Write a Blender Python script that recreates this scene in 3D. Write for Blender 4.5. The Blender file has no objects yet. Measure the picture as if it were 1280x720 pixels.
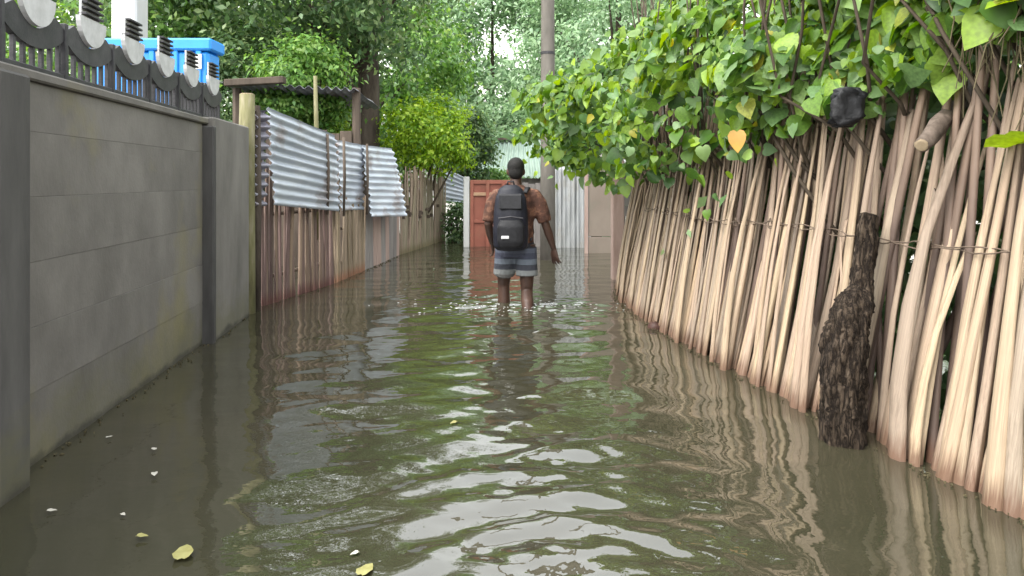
import bpy, math, random
import numpy as np
from mathutils import Vector, Matrix

random.seed(7)
rng = np.random.default_rng(7)
SC = bpy.context.scene
COL = SC.collection

# ------------------------------------------------------------------ camera, sky, sun, exposure
F, HZ, CAMZ = 930.0, 225.0, 1.18          # focal length in px of a 1280 px frame, horizon row, lens height above the water
cam_d = bpy.data.cameras.new('camera')
cam_d.sensor_width = 36.0
cam_d.lens = 36.0 * F / 1280.0
cam_d.shift_y = -(360.0 - HZ) / 1280.0
cam_d.clip_start, cam_d.clip_end = 0.05, 2000.0
cam = bpy.data.objects.new('camera', cam_d)
cam.location = (0, 0, CAMZ)
cam.rotation_euler = (math.radians(90), 0, 0)
COL.objects.link(cam)
SC.camera = cam

SUN_EL, SUN_AZ = math.radians(56), math.radians(232)      # overcast, brightest behind the camera to the left
world = bpy.data.worlds.new('World')
SC.world = world
world.use_nodes = True
wn = world.node_tree
bg = wn.nodes['Background']
sky = wn.nodes.new('ShaderNodeTexSky')
sky.sky_type = 'NISHITA'
sky.sun_disc = False
sky.sun_elevation, sky.sun_rotation = SUN_EL, SUN_AZ
sky.dust_density = 3.0
sky.ozone_density = 3.0
sky.air_density = 3.0
hs = wn.nodes.new('ShaderNodeHueSaturation')              # overcast: the blue washed out of the sky
hs.inputs['Saturation'].default_value = 0.16
wn.links.new(sky.outputs[0], hs.inputs['Color'])
wn.links.new(hs.outputs[0], bg.inputs['Color'])
bg.inputs['Strength'].default_value = 0.15

sd = bpy.data.lights.new('sun', 'SUN')
sd.energy = 0.55
sd.angle = math.radians(25)
sd.color = (1.0, 0.95, 0.88)
sun = bpy.data.objects.new('sun', sd)
to_sun = Vector((math.sin(SUN_AZ) * math.cos(SUN_EL), math.cos(SUN_AZ) * math.cos(SUN_EL), math.sin(SUN_EL)))
sun.rotation_euler = to_sun.to_track_quat('Z', 'Y').to_euler()
sun.location = (0, 0, 30)
COL.objects.link(sun)

SC.view_settings.view_transform = 'Standard'
SC.view_settings.look = 'None'
SC.view_settings.gamma = 1.0
SC.view_settings.exposure = 2.3


# ------------------------------------------------------------------ helpers
def P(px, py, Y):
    """the point at distance Y that the photograph shows at pixel px, py"""
    return np.array([(px - 640.0) * Y / F, Y, CAMZ - (py - HZ) * Y / F])


def on_water(px, py):
    Y = F * CAMZ / (py - HZ)
    return np.array([(px - 640.0) * Y / F, Y, 0.0])


def make_mesh(name, V, Fc, mat=None, smooth=False):
    V = np.asarray(V, dtype=np.float32)
    me = bpy.data.meshes.new(name)
    if isinstance(Fc, np.ndarray):
        nf, k = Fc.shape
        me.vertices.add(len(V)); me.vertices.foreach_set('co', V.ravel())
        me.loops.add(nf * k); me.loops.foreach_set('vertex_index', Fc.astype(np.int32).ravel())
        me.polygons.add(nf)
        me.polygons.foreach_set('loop_start', np.arange(0, nf * k, k, dtype=np.int32))
        me.update(calc_edges=True)
    else:
        me.from_pydata([tuple(v) for v in V.tolist()], [], [tuple(int(i) for i in f) for f in Fc])
    if smooth:
        me.polygons.foreach_set('use_smooth', np.ones(len(me.polygons), dtype=bool))
    if mat:
        me.materials.append(mat)
    me.update()
    return me


def tag(o, label=None, cat=None, group=None, kind=None):
    if label: o['label'] = label
    if cat: o['category'] = cat
    if group: o['group'] = group
    if kind: o['kind'] = kind
    return o


ROOT = {}


def thing(name, label, cat, loc=(0, 0, 0), group=None):
    o = bpy.data.objects.new(name, None)
    o.empty_display_size = 0.2
    COL.objects.link(o)
    o.location = loc
    tag(o, label, cat, group, 'thing')
    ROOT[o.name] = np.array(loc, dtype=float)
    return o


def base_of(o):
    while o.parent: o = o.parent
    return ROOT.get(o.name, np.array(o.location))


def part(name, parent, V, Fc, mat, smooth=False, label=None, kind=None):
    """a mesh given in world coordinates, linked as a child of a thing (or as a sub-part of a part)"""
    V = np.asarray(V, dtype=float)
    if parent is not None: V = V - base_of(parent)
    o = bpy.data.objects.new(name, make_mesh(name, V, Fc, mat, smooth))
    COL.objects.link(o)
    if parent is not None: o.parent = parent
    return tag(o, label, kind=kind)


def inst(name, me, parent, M):
    o = bpy.data.objects.new(name, me)
    COL.objects.link(o)
    if parent is not None:
        o.parent = parent
        M = Matrix.Translation(Vector(-base_of(parent))) @ M
    o.matrix_local = M
    return o


def single(name, V, Fc, mat, label=None, cat=None, smooth=False, group=None, kind=None, origin=None):
    V = np.asarray(V, dtype=float)
    if origin is None:
        origin = np.array([(V[:, 0].min() + V[:, 0].max()) / 2, (V[:, 1].min() + V[:, 1].max()) / 2, V[:, 2].min()])
    o = bpy.data.objects.new(name, make_mesh(name, V - origin, Fc, mat, smooth))
    o.location = origin
    COL.objects.link(o)
    return tag(o, label, cat, group, kind or 'thing')


class G:
    """collects shapes into one vertex and face list"""
    def __init__(s): s.V, s.F, s.n = [], [], 0

    def add(s, V, Fc):
        s.V += [tuple(v) for v in V]
        s.F += [tuple(i + s.n for i in f) for f in Fc]
        s.n = len(s.V)
        return s

    def out(s): return np.array(s.V), s.F


def box(c, ex, ey, ez, bev=0.0):
    """box from centre and three half-axis vectors; a chamfer runs round the edges when bev > 0"""
    c, ex, ey, ez = (np.array(v, dtype=float) for v in (c, ex, ey, ez))
    if bev <= 0:
        V = [c + sx * ex + sy * ey + sz * ez for sx in (-1, 1) for sy in (-1, 1) for sz in (-1, 1)]
        return V, [(0, 1, 3, 2), (4, 6, 7, 5), (0, 4, 5, 1), (2, 3, 7, 6), (0, 2, 6, 4), (1, 5, 7, 3)]
    V, idx = [], {}
    L = [np.linalg.norm(v) for v in (ex, ey, ez)]
    U = [ex / L[0], ey / L[1], ez / L[2]]
    b = min(bev, min(L) * 0.9)
    for sx in (-1, 1):
        for sy in (-1, 1):
            for sz in (-1, 1):
                s = (sx, sy, sz)
                for a in range(3):
                    p = c.copy()
                    for k in range(3):
                        p = p + U[k] * s[k] * (L[k] if k == a else L[k] - b)
                    idx[(s, a)] = len(V)
                    V.append(p)
    Fc = []
    for a in range(3):
        o = [k for k in range(3) if k != a]
        for sg in (-1, 1):
            q = []
            for u, v in ((-1, -1), (1, -1), (1, 1), (-1, 1)):
                s = [0, 0, 0]; s[a] = sg; s[o[0]] = u; s[o[1]] = v
                q.append(idx[(tuple(s), a)])
            Fc.append(q if sg * (1 if a != 1 else -1) > 0 else q[::-1])
    for a in range(3):
        o = [k for k in range(3) if k != a]
        for u in (-1, 1):
            for v in (-1, 1):
                s0, s1 = [0, 0, 0], [0, 0, 0]
                s0[a], s1[a] = -1, 1
                s0[o[0]] = s1[o[0]] = u; s0[o[1]] = s1[o[1]] = v
                s0, s1 = tuple(s0), tuple(s1)
                Fc.append([idx[(s0, o[0])], idx[(s1, o[0])], idx[(s1, o[1])], idx[(s0, o[1])]])
    for sx in (-1, 1):
        for sy in (-1, 1):
            for sz in (-1, 1):
                Fc.append([idx[((sx, sy, sz), a)] for a in range(3)])
    return V, Fc


def abox(x0, x1, y0, y1, z0, z1, bev=0.0):
    return box(((x0 + x1) / 2, (y0 + y1) / 2, (z0 + z1) / 2), ((x1 - x0) / 2, 0, 0), (0, (y1 - y0) / 2, 0), (0, 0, (z1 - z0) / 2), bev)


def frame_for(d):
    d = d / (np.linalg.norm(d) + 1e-9)
    a = np.array([0, 0, 1.0]) if abs(d[2]) < 0.9 else np.array([1.0, 0, 0])
    u = np.cross(a, d); u /= np.linalg.norm(u)
    return u, np.cross(d, u)


def tube(pts, radii, n=8, wob=0.0, flat=1.0, cap=True):
    """tapered tube along points; wob roughens the radius"""
    pts = [np.array(p, dtype=float) for p in pts]
    if np.isscalar(radii): radii = [radii] * len(pts)
    V, Fc = [], []
    u = v = None
    for i, p in enumerate(pts):
        d = pts[min(i + 1, len(pts) - 1)] - pts[max(i - 1, 0)]
        if u is None: u, v = frame_for(d)
        else:
            dn = d / (np.linalg.norm(d) + 1e-9)
            u = u - dn * np.dot(u, dn); u /= np.linalg.norm(u) + 1e-9
            v = np.cross(dn, u)
        for k in range(n):
            a = 2 * math.pi * k / n
            r = radii[i] * (1 + wob * random.uniform(-1, 1))
            V.append(p + u * math.cos(a) * r + v * math.sin(a) * r * flat)
    for i in range(len(pts) - 1):
        for k in range(n):
            a, b = i * n + k, i * n + (k + 1) % n
            Fc.append((a, b, b + n, a + n))
    if cap:
        Fc.append(tuple(range(n - 1, -1, -1)))
        Fc.append(tuple(range((len(pts) - 1) * n, len(pts) * n)))
    return V, Fc


def lathe(prof, c, n=14):
    c = np.array(c, dtype=float)
    V, Fc = [], []
    for r, z in prof:
        for k in range(n):
            a = 2 * math.pi * k / n
            V.append(c + np.array([r * math.cos(a), r * math.sin(a), z]))
    for i in range(len(prof) - 1):
        for k in range(n):
            a, b = i * n + k, i * n + (k + 1) % n
            Fc.append((a, b, b + n, a + n))
    Fc.append(tuple(range(n - 1, -1, -1)))
    Fc.append(tuple(range((len(prof) - 1) * n, len(prof) * n)))
    return V, Fc


def ell(rings, n=16):
    """closed loft through horizontal ellipses: (centre, rx, ry)"""
    V, Fc = [], []
    for c, rx, ry in rings:
        for k in range(n):
            a = 2 * math.pi * k / n
            V.append(np.array(c) + np.array([rx * math.cos(a), ry * math.sin(a), 0]))
    for i in range(len(rings) - 1):
        for k in range(n):
            a, b = i * n + k, i * n + (k + 1) % n
            Fc.append((a, b, b + n, a + n))
    Fc.append(tuple(range(n - 1, -1, -1)))
    Fc.append(tuple(range((len(rings) - 1) * n, len(rings) * n)))
    return V, Fc


def ball(c, rx, ry, rz, n=12):
    return ell([((c[0], c[1], c[2] - rz * math.cos(math.pi * (j + 0.15) / (n + 0.3))), rx * math.sin(math.pi * (j + 0.15) / (n + 0.3)), ry * math.sin(math.pi * (j + 0.15) / (n + 0.3))) for j in range(n + 1)])


# ------------------------------------------------------------------ materials
def new_mat(name):
    m = bpy.data.materials.new(name)
    m.use_nodes = True
    nt = m.node_tree
    return m, nt, nt.nodes['Principled BSDF']


def N(nt, t, **kw):
    n = nt.nodes.new(t)
    for k, v in kw.items():
        if k in n.inputs: n.inputs[k].default_value = v
        else: setattr(n, k, v)
    return n


def ramp(nt, stops, interp='LINEAR'):
    r = nt.nodes.new('ShaderNodeValToRGB')
    r.color_ramp.interpolation = interp
    e = r.color_ramp.elements
    while len(e) < len(stops): e.new(0.5)
    for i, (p, c) in enumerate(stops):
        e[i].position = p
        e[i].color = (*c, 1.0)
    return r


def coords(nt, kind='Object', scale=(1, 1, 1), shift_by_object=False):
    tc = N(nt, 'ShaderNodeTexCoord')
    mp = N(nt, 'ShaderNodeMapping')
    mp.inputs['Scale'].default_value = scale
    nt.links.new(tc.outputs[kind], mp.inputs['Vector'])
    if shift_by_object:
        oi = N(nt, 'ShaderNodeObjectInfo')
        mu = N(nt, 'ShaderNodeMath', operation='MULTIPLY'); mu.inputs[1].default_value = 37.0
        cb = N(nt, 'ShaderNodeCombineXYZ')
        nt.links.new(oi.outputs['Random'], mu.inputs[0])
        for k in range(3): nt.links.new(mu.outputs[0], cb.inputs[k])
        nt.links.new(cb.outputs[0], mp.inputs['Location'])
    return mp


def surf(name, c1, c2, c3=None, scale=(4, 4, 4), rough=0.75, bump=0.3, bscale=40.0, bdist=0.006, metallic=0.0,
         spec=0.3, per_object=0.0, stain=None, stain_scale=1.5, detail=6.0, k=0.68, wet=False):
    """mottled surface: two or three colours over layered noise, fine relief, optional stains and shade per object"""
    m, nt, b = new_mat(name)
    L = nt.links.new
    c1, c2, c3, stain = [c and tuple(v * k for v in c) for c in (c1, c2, c3, stain)]
    mp = coords(nt, 'Object', scale, per_object > 0)
    n1 = N(nt, 'ShaderNodeTexNoise', Scale=1.0, Detail=detail, Roughness=0.62)
    L(mp.outputs[0], n1.inputs['Vector'])
    st = [(0.3, c1), (0.7, c2)] if c3 is None else [(0.28, c1), (0.5, c2), (0.74, c3)]
    r = ramp(nt, st)
    L(n1.outputs[0], r.inputs[0])
    col = r.outputs[0]
    if stain:
        mp2 = coords(nt, 'Object', (stain_scale,) * 3)
        n2 = N(nt, 'ShaderNodeTexNoise', Scale=1.0, Detail=5.0, Roughness=0.6)
        L(mp2.outputs[0], n2.inputs['Vector'])
        r2 = ramp(nt, [(0.52, (0, 0, 0)), (0.72, (0.8, 0.8, 0.8))])
        L(n2.outputs[0], r2.inputs[0])
        mx = N(nt, 'ShaderNodeMixRGB')
        mx.inputs[2].default_value = (*stain, 1)
        L(r2.outputs[0], mx.inputs[0]); L(col, mx.inputs[1])
        col = mx.outputs[0]
    if per_object:
        oi = N(nt, 'ShaderNodeObjectInfo')
        hv = N(nt, 'ShaderNodeHueSaturation')
        mr = N(nt, 'ShaderNodeMapRange')
        mr.inputs['To Min'].default_value = 1 - per_object
        mr.inputs['To Max'].default_value = 1 + per_object
        L(oi.outputs['Random'], mr.inputs['Value'])
        L(mr.outputs[0], hv.inputs['Value'])
        L(col, hv.inputs['Color'])
        col = hv.outputs[0]
    if wet:                                                   # tide mark, splashes and algae just above the water
        ge = N(nt, 'ShaderNodeNewGeometry')
        sp = N(nt, 'ShaderNodeSeparateXYZ'); L(ge.outputs['Position'], sp.inputs[0])
        mpw = coords(nt, 'Object', (3.5, 3.5, 6))
        nw = N(nt, 'ShaderNodeTexNoise', Scale=1.0, Detail=6.0, Roughness=0.65); L(mpw.outputs[0], nw.inputs['Vector'])
        for amp_, lo, hi, f, c_ in ((-0.9, -0.42, -0.12, 0.55, (0.1, 0.095, 0.05)), (-0.16, -0.07, -0.035, 0.8, (0.035, 0.033, 0.026))):
            a1 = N(nt, 'ShaderNodeMath', operation='MULTIPLY_ADD'); a1.inputs[1].default_value = amp_
            L(nw.outputs[0], a1.inputs[0]); L(sp.outputs['Z'], a1.inputs[2])
            m1 = N(nt, 'ShaderNodeMapRange')
            m1.inputs['From Min'].default_value, m1.inputs['From Max'].default_value = lo, hi
            m1.inputs['To Min'].default_value, m1.inputs['To Max'].default_value = f, 0.0
            L(a1.outputs[0], m1.inputs['Value'])
            x1 = N(nt, 'ShaderNodeMixRGB'); x1.inputs[2].default_value = (*c_, 1)
            L(m1.outputs[0], x1.inputs[0]); L(col, x1.inputs[1])
            col = x1.outputs[0]
    L(col, b.inputs['Base Color'])
    b.inputs['Roughness'].default_value = rough
    b.inputs['Metallic'].default_value = metallic
    b.inputs['Specular IOR Level'].default_value = spec
    if bump:
        mp3 = coords(nt, 'Object', tuple(s / max(scale) * bscale for s in scale), per_object > 0)
        n3 = N(nt, 'ShaderNodeTexNoise', Scale=1.0, Detail=4.0, Roughness=0.6)
        L(mp3.outputs[0], n3.inputs['Vector'])
        bp = N(nt, 'ShaderNodeBump', Strength=bump, Distance=bdist)
        L(n3.outputs[0], bp.inputs['Height'])
        L(bp.outputs[0], b.inputs['Normal'])
    return m


def leaf_mat(name, stops, trans=0.35, rough=0.45, spec=0.4, veins=False):
    m, nt, b = new_mat(name)
    L = nt.links.new
    ge = N(nt, 'ShaderNodeNewGeometry')
    oi = N(nt, 'ShaderNodeObjectInfo')
    ad = N(nt, 'ShaderNodeMath', operation='ADD')
    fr = N(nt, 'ShaderNodeMath', operation='FRACT')
    L(ge.outputs['Random Per Island'], ad.inputs[0]); L(oi.outputs['Random'], ad.inputs[1]); L(ad.outputs[0], fr.inputs[0])
    r = ramp(nt, stops)
    L(fr.outputs[0], r.inputs[0])
    mp = coords(nt, 'Object', (9, 9, 9))
    n1 = N(nt, 'ShaderNodeTexNoise', Scale=1.0, Detail=3.0)
    L(mp.outputs[0], n1.inputs['Vector'])
    mr = N(nt, 'ShaderNodeMapRange')
    mr.inputs['From Min'].default_value, mr.inputs['From Max'].default_value = 0.3, 0.7
    mr.inputs['To Min'].default_value, mr.inputs['To Max'].default_value = 0.72, 1.22
    L(n1.outputs[0], mr.inputs['Value'])
    hv = N(nt, 'ShaderNodeHueSaturation')
    L(mr.outputs[0], hv.inputs['Value']); L(r.outputs[0], hv.inputs['Color'])
    L(hv.outputs[0], b.inputs['Base Color'])
    b.inputs['Roughness'].default_value = rough
    b.inputs['Specular IOR Level'].default_value = spec
    tr = N(nt, 'ShaderNodeBsdfTranslucent')
    h2 = N(nt, 'ShaderNodeHueSaturation', Hue=0.48, Saturation=1.15, Value=1.5)
    L(hv.outputs[0], h2.inputs['Color']); L(h2.outputs[0], tr.inputs['Color'])
    mx = N(nt, 'ShaderNodeMixShader'); mx.inputs[0].default_value = trans
    L(b.outputs[0], mx.inputs[1]); L(tr.outputs[0], mx.inputs[2])
    L(mx.outputs[0], nt.nodes['Material Output'].inputs['Surface'])
    return m


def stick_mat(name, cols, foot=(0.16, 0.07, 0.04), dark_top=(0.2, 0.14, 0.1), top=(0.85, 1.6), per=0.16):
    """peeled pole: colour by pole, grain along it, wet rusty foot at the waterline, weathered grey head with vine shade painted in"""
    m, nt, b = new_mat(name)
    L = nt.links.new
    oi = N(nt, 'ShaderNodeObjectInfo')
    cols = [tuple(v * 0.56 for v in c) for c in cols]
    k = len(cols)
    r = ramp(nt, [(i / k, c) for i, c in enumerate(cols)], 'LINEAR')
    L(oi.outputs['Random'], r.inputs[0])
    mp = coords(nt, 'Object', (30, 30, 2.2), True)
    n1 = N(nt, 'ShaderNodeTexNoise', Scale=1.0, Detail=5.0, Roughness=0.65)
    L(mp.outputs[0], n1.inputs['Vector'])
    mr = N(nt, 'ShaderNodeMapRange')
    mr.inputs['From Min'].default_value, mr.inputs['From Max'].default_value = 0.3, 0.7
    mr.inputs['To Min'].default_value, mr.inputs['To Max'].default_value = 0.76, 1.16
    L(n1.outputs[0], mr.inputs['Value'])
    hv = N(nt, 'ShaderNodeHueSaturation')
    L(mr.outputs[0], hv.inputs['Value']); L(r.outputs[0], hv.inputs['Color'])
    # blotches
    mpb = coords(nt, 'Object', (9, 9, 3.2), True)
    nb = N(nt, 'ShaderNodeTexNoise', Scale=1.0, Detail=4.0)
    L(mpb.outputs[0], nb.inputs['Vector'])
    rb = ramp(nt, [(0.48, (0, 0, 0)), (0.75, (0.5, 0.5, 0.5))])
    L(nb.outputs[0], rb.inputs[0])
    mb = N(nt, 'ShaderNodeMixRGB'); mb.inputs[2].default_value = (*[c * 0.75 for c in dark_top], 1)
    L(rb.outputs[0], mb.inputs[0]); L(hv.outputs[0], mb.inputs[1])
    # height above the water
    ge = N(nt, 'ShaderNodeNewGeometry')
    sp = N(nt, 'ShaderNodeSeparateXYZ')
    L(ge.outputs['Position'], sp.inputs[0])
    mpw = coords(nt, 'Object', (12, 12, 5), True)
    nw = N(nt, 'ShaderNodeTexNoise', Scale=1.0, Detail=3.0)
    L(mpw.outputs[0], nw.inputs['Vector'])
    # foot
    a1 = N(nt, 'ShaderNodeMath', operation='MULTIPLY_ADD'); a1.inputs[1].default_value = -0.2
    L(nw.outputs[0], a1.inputs[0]); L(sp.outputs['Z'], a1.inputs[2])
    m1 = N(nt, 'ShaderNodeMapRange')
    m1.inputs['From Min'].default_value, m1.inputs['From Max'].default_value = -0.075, 0.03
    m1.inputs['To Min'].default_value, m1.inputs['To Max'].default_value = 0.85, 0.0
    L(a1.outputs[0], m1.inputs['Value'])
    x1 = N(nt, 'ShaderNodeMixRGB'); x1.inputs[2].default_value = (*foot, 1)
    L(m1.outputs[0], x1.inputs[0]); L(mb.outputs[0], x1.inputs[1])
    # weathered head, the vine's shade painted into it as well
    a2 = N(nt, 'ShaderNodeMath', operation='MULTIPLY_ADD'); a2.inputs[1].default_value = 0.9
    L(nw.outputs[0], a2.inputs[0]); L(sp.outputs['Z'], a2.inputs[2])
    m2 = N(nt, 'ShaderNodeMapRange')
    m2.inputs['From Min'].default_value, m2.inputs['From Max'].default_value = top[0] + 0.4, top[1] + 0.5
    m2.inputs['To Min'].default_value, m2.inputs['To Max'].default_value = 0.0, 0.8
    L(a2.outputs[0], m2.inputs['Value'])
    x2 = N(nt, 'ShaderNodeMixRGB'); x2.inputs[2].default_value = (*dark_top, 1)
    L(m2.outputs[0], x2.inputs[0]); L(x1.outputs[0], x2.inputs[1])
    L(x2.outputs[0], b.inputs['Base Color'])
    b.inputs['Roughness'].default_value = 0.62
    b.inputs['Specular IOR Level'].default_value = 0.3
    bp = N(nt, 'ShaderNodeBump', Strength=0.45, Distance=0.006)
    L(n1.outputs[0], bp.inputs['Height']); L(bp.outputs[0], b.inputs['Normal'])
    return m


def bark_mat():
    m, nt, b = new_mat('cracked_bark')
    L = nt.links.new
    mp = coords(nt, 'Object', (38, 38, 6.5))
    nz = N(nt, 'ShaderNodeTexNoise', Scale=1.2, Detail=5.0, Roughness=0.65)
    L(mp.outputs[0], nz.inputs['Vector'])
    va = N(nt, 'ShaderNodeVectorMath', operation='MULTIPLY_ADD')
    va.inputs[1].default_value = (1.9, 1.9, 1.9)
    L(nz.outputs['Color'], va.inputs[0]); L(mp.outputs[0], va.inputs[2])
    vo = N(nt, 'ShaderNodeTexVoronoi', feature='DISTANCE_TO_EDGE', Scale=1.0)
    L(va.outputs[0], vo.inputs['Vector'])
    r = ramp(nt, [(0.0, (0.006, 0.004, 0.003)), (0.1, (0.032, 0.023, 0.016)), (0.3, (0.08, 0.059, 0.042)), (0.6, (0.15, 0.115, 0.085))])
    mu = N(nt, 'ShaderNodeMath', operation='MULTIPLY'); L(vo.outputs[0], mu.inputs[0])
    mr = N(nt, 'ShaderNodeMapRange'); mr.inputs['From Min'].default_value, mr.inputs['From Max'].default_value = 0.25, 0.75
    mr.inputs['To Min'].default_value, mr.inputs['To Max'].default_value = 0.35, 1.5
    L(nz.outputs[0], mr.inputs['Value']); L(mr.outputs[0], mu.inputs[1])
    L(mu.outputs[0], r.inputs[0]); L(r.outputs[0], b.inputs['Base Color'])
    b.inputs['Roughness'].default_value = 0.9
    b.inputs['Specular IOR Level'].default_value = 0.15
    bp = N(nt, 'ShaderNodeBump', Strength=1.0, Distance=0.03)
    L(mu.outputs[0], bp.inputs['Height']); L(bp.outputs[0], b.inputs['Normal'])
    return m


M = {}
M['concrete'] = surf('concrete', (0.135, 0.125, 0.112), (0.19, 0.177, 0.16), (0.26, 0.243, 0.22), scale=(2.2, 2.2, 1.6), bump=0.4, bscale=55,
                     stain=(0.26, 0.23, 0.11), stain_scale=1.3, rough=0.85, per_object=0.03, wet=True)
M['concrete_pillar'] = surf('concrete_pillar', (0.15, 0.14, 0.127), (0.27, 0.253, 0.23), scale=(3, 3, 1.2), bump=0.4, bscale=60, rough=0.85, wet=True)
M['concrete_dark'] = surf('dark_concrete', (0.035, 0.033, 0.032), (0.075, 0.072, 0.069), (0.12, 0.115, 0.11), scale=(4, 4, 0.9), bump=0.35, bscale=60, rough=0.85)  # darkest of the wall concretes, for the post beside the far pillar
M['concrete_near'] = surf('near_concrete', (0.06, 0.057, 0.054), (0.1, 0.096, 0.09), (0.15, 0.143, 0.135), scale=(4, 4, 0.9), bump=0.4, bscale=60, rough=0.85, wet=True)  # near pillar, darker all over than the wall panels
M['concrete_pole'] = surf('concrete_pole', (0.13, 0.118, 0.102), (0.22, 0.2, 0.175), scale=(6, 6, 2), bump=0.3, bscale=60, rough=0.85)
M['rail_dark'] = surf('rail_dark', (0.03, 0.03, 0.034), (0.07, 0.067, 0.072), scale=(14, 14, 14), bump=0.2, bscale=90, rough=0.55, per_object=0.25)
M['medallion'] = surf('medallion', (0.5, 0.5, 0.5), (0.75, 0.75, 0.76), scale=(12, 12, 12), bump=0.15, rough=0.5)
M['blue'] = surf('blue_plastic', (0.008, 0.27, 0.9), (0.02, 0.36, 1.0), scale=(2, 2, 2), bump=0.05, rough=0.35, spec=0.5)
M['white_paint'] = surf('white_paint', (0.6, 0.6, 0.58), (0.78, 0.78, 0.76), scale=(2, 2, 1), bump=0.15, rough=0.6)
M['zinc'] = surf('zinc_sheet', (0.62, 0.69, 0.8), (0.74, 0.8, 0.9), (0.85, 0.9, 0.98), scale=(2.2, 2.2, 5), bump=0.08, bscale=30, rough=0.42, metallic=0.25,
                 stain=(0.3, 0.19, 0.14), stain_scale=2.6, per_object=0.14, k=0.62)
M['zinc_old'] = surf('old_zinc', (0.22, 0.2, 0.26), (0.45, 0.46, 0.52), scale=(5, 5, 2), bump=0.1, rough=0.5, metallic=0.2, stain=(0.2, 0.12, 0.1), stain_scale=3)
M['zinc_pale'] = surf('pale_zinc', (0.42, 0.43, 0.42), (0.62, 0.64, 0.66), scale=(3, 3, 0.8), bump=0.1, rough=0.5, metallic=0.2, stain=(0.33, 0.28, 0.17), stain_scale=1.6)
M['roof_green'] = surf('pale_green_roof', (0.24, 0.33, 0.27), (0.36, 0.45, 0.39), scale=(2, 2, 2), bump=0.1, rough=0.5)
M['board_grey'] = surf('grey_board', (0.2, 0.18, 0.17), (0.34, 0.31, 0.29), scale=(9, 9, 1.5), bump=0.4, bscale=60, rough=0.8, per_object=0.14)
M['board_brown'] = surf('brown_board', (0.08, 0.06, 0.045), (0.17, 0.13, 0.1), scale=(9, 9, 1.5), bump=0.4, bscale=60, rough=0.8, per_object=0.14)
M['door_brown'] = surf('brown_panel', (0.22, 0.175, 0.14), (0.3, 0.25, 0.205), scale=(2, 2, 1.2), bump=0.2, rough=0.75, stain=(0.2, 0.2, 0.15), stain_scale=2)
M['pink_post'] = surf('pink_wood', (0.36, 0.25, 0.21), (0.52, 0.39, 0.34), scale=(9, 9, 2), bump=0.4, bscale=50, rough=0.8)
M['moss_post'] = surf('mossy_timber', (0.1, 0.09, 0.05), (0.2, 0.19, 0.09), (0.32, 0.28, 0.2), scale=(14, 14, 3), bump=0.5, bscale=40, rough=0.85)
M['red_gate'] = surf('red_oxide_steel', (0.27, 0.085, 0.058), (0.42, 0.15, 0.1), scale=(3, 3, 2), bump=0.1, rough=0.55, stain=(0.3, 0.15, 0.09), stain_scale=2.2)
M['red_light'] = surf('faded_red_steel', (0.5, 0.3, 0.18), (0.56, 0.36, 0.22), scale=(3, 3, 2), bump=0.1, rough=0.55)
M['bark'] = surf('bark', (0.035, 0.026, 0.02), (0.09, 0.07, 0.055), (0.14, 0.115, 0.09), scale=(9, 9, 3), bump=0.9, bscale=22, bdist=0.02, rough=0.9)
M['bark_log'] = bark_mat()
M['branch'] = surf('branch_bark', (0.08, 0.06, 0.045), (0.2, 0.155, 0.125), scale=(22, 22, 22), bump=0.9, rough=0.85)
M['cut_wood'] = surf('cut_wood', (0.28, 0.21, 0.13), (0.42, 0.33, 0.22), scale=(20, 20, 20), bump=0.3, rough=0.8)
M['vine_stem'] = surf('vine_stem', (0.04, 0.028, 0.018), (0.09, 0.068, 0.045), scale=(20, 20, 6), bump=0.5, rough=0.85)
M['dry_brush'] = surf('dry_brush', (0.05, 0.045, 0.02), (0.16, 0.13, 0.07), scale=(20, 20, 6), bump=0.2, rough=0.9)
M['black_bag'] = surf('black_plastic', (0.004, 0.004, 0.005), (0.009, 0.009, 0.011), scale=(9, 9, 9), bump=0.6, bscale=40, rough=0.5, spec=0.3)
M['cord'] = surf('binding_cord', (0.1, 0.07, 0.05), (0.2, 0.15, 0.11), scale=(40, 40, 40), bump=0.3, rough=0.8)
M['mud'] = surf('mud', (0.06, 0.05, 0.035), (0.12, 0.1, 0.07), scale=(2, 2, 2), bump=0.5, rough=0.9)
M['clod'] = surf('wet_clod', (0.05, 0.025, 0.02), (0.13, 0.06, 0.045), scale=(14, 14, 14), bump=0.8, rough=0.6)
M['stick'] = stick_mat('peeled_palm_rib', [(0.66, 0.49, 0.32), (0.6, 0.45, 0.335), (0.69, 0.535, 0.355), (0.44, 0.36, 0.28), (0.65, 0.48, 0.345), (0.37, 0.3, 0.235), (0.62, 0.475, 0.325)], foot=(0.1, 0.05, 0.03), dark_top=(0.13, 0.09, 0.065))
M['stick_back'] = stick_mat('shaded_palm_rib', [(0.12, 0.08, 0.06), (0.18, 0.125, 0.1), (0.09, 0.065, 0.05)], foot=(0.1, 0.05, 0.03))  # back row: the shade in the gaps is put into these dark colours
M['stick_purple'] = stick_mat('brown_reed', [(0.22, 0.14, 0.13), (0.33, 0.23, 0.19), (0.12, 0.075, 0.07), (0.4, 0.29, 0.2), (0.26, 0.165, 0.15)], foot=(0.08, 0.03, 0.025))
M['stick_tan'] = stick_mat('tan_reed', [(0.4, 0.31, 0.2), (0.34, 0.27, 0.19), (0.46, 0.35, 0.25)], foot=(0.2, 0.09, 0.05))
M['bamboo'] = stick_mat('bamboo_slat', [(0.4, 0.34, 0.22), (0.34, 0.31, 0.21), (0.46, 0.37, 0.27), (0.4, 0.28, 0.22), (0.3, 0.27, 0.18)], foot=(0.12, 0.1, 0.05))
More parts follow.
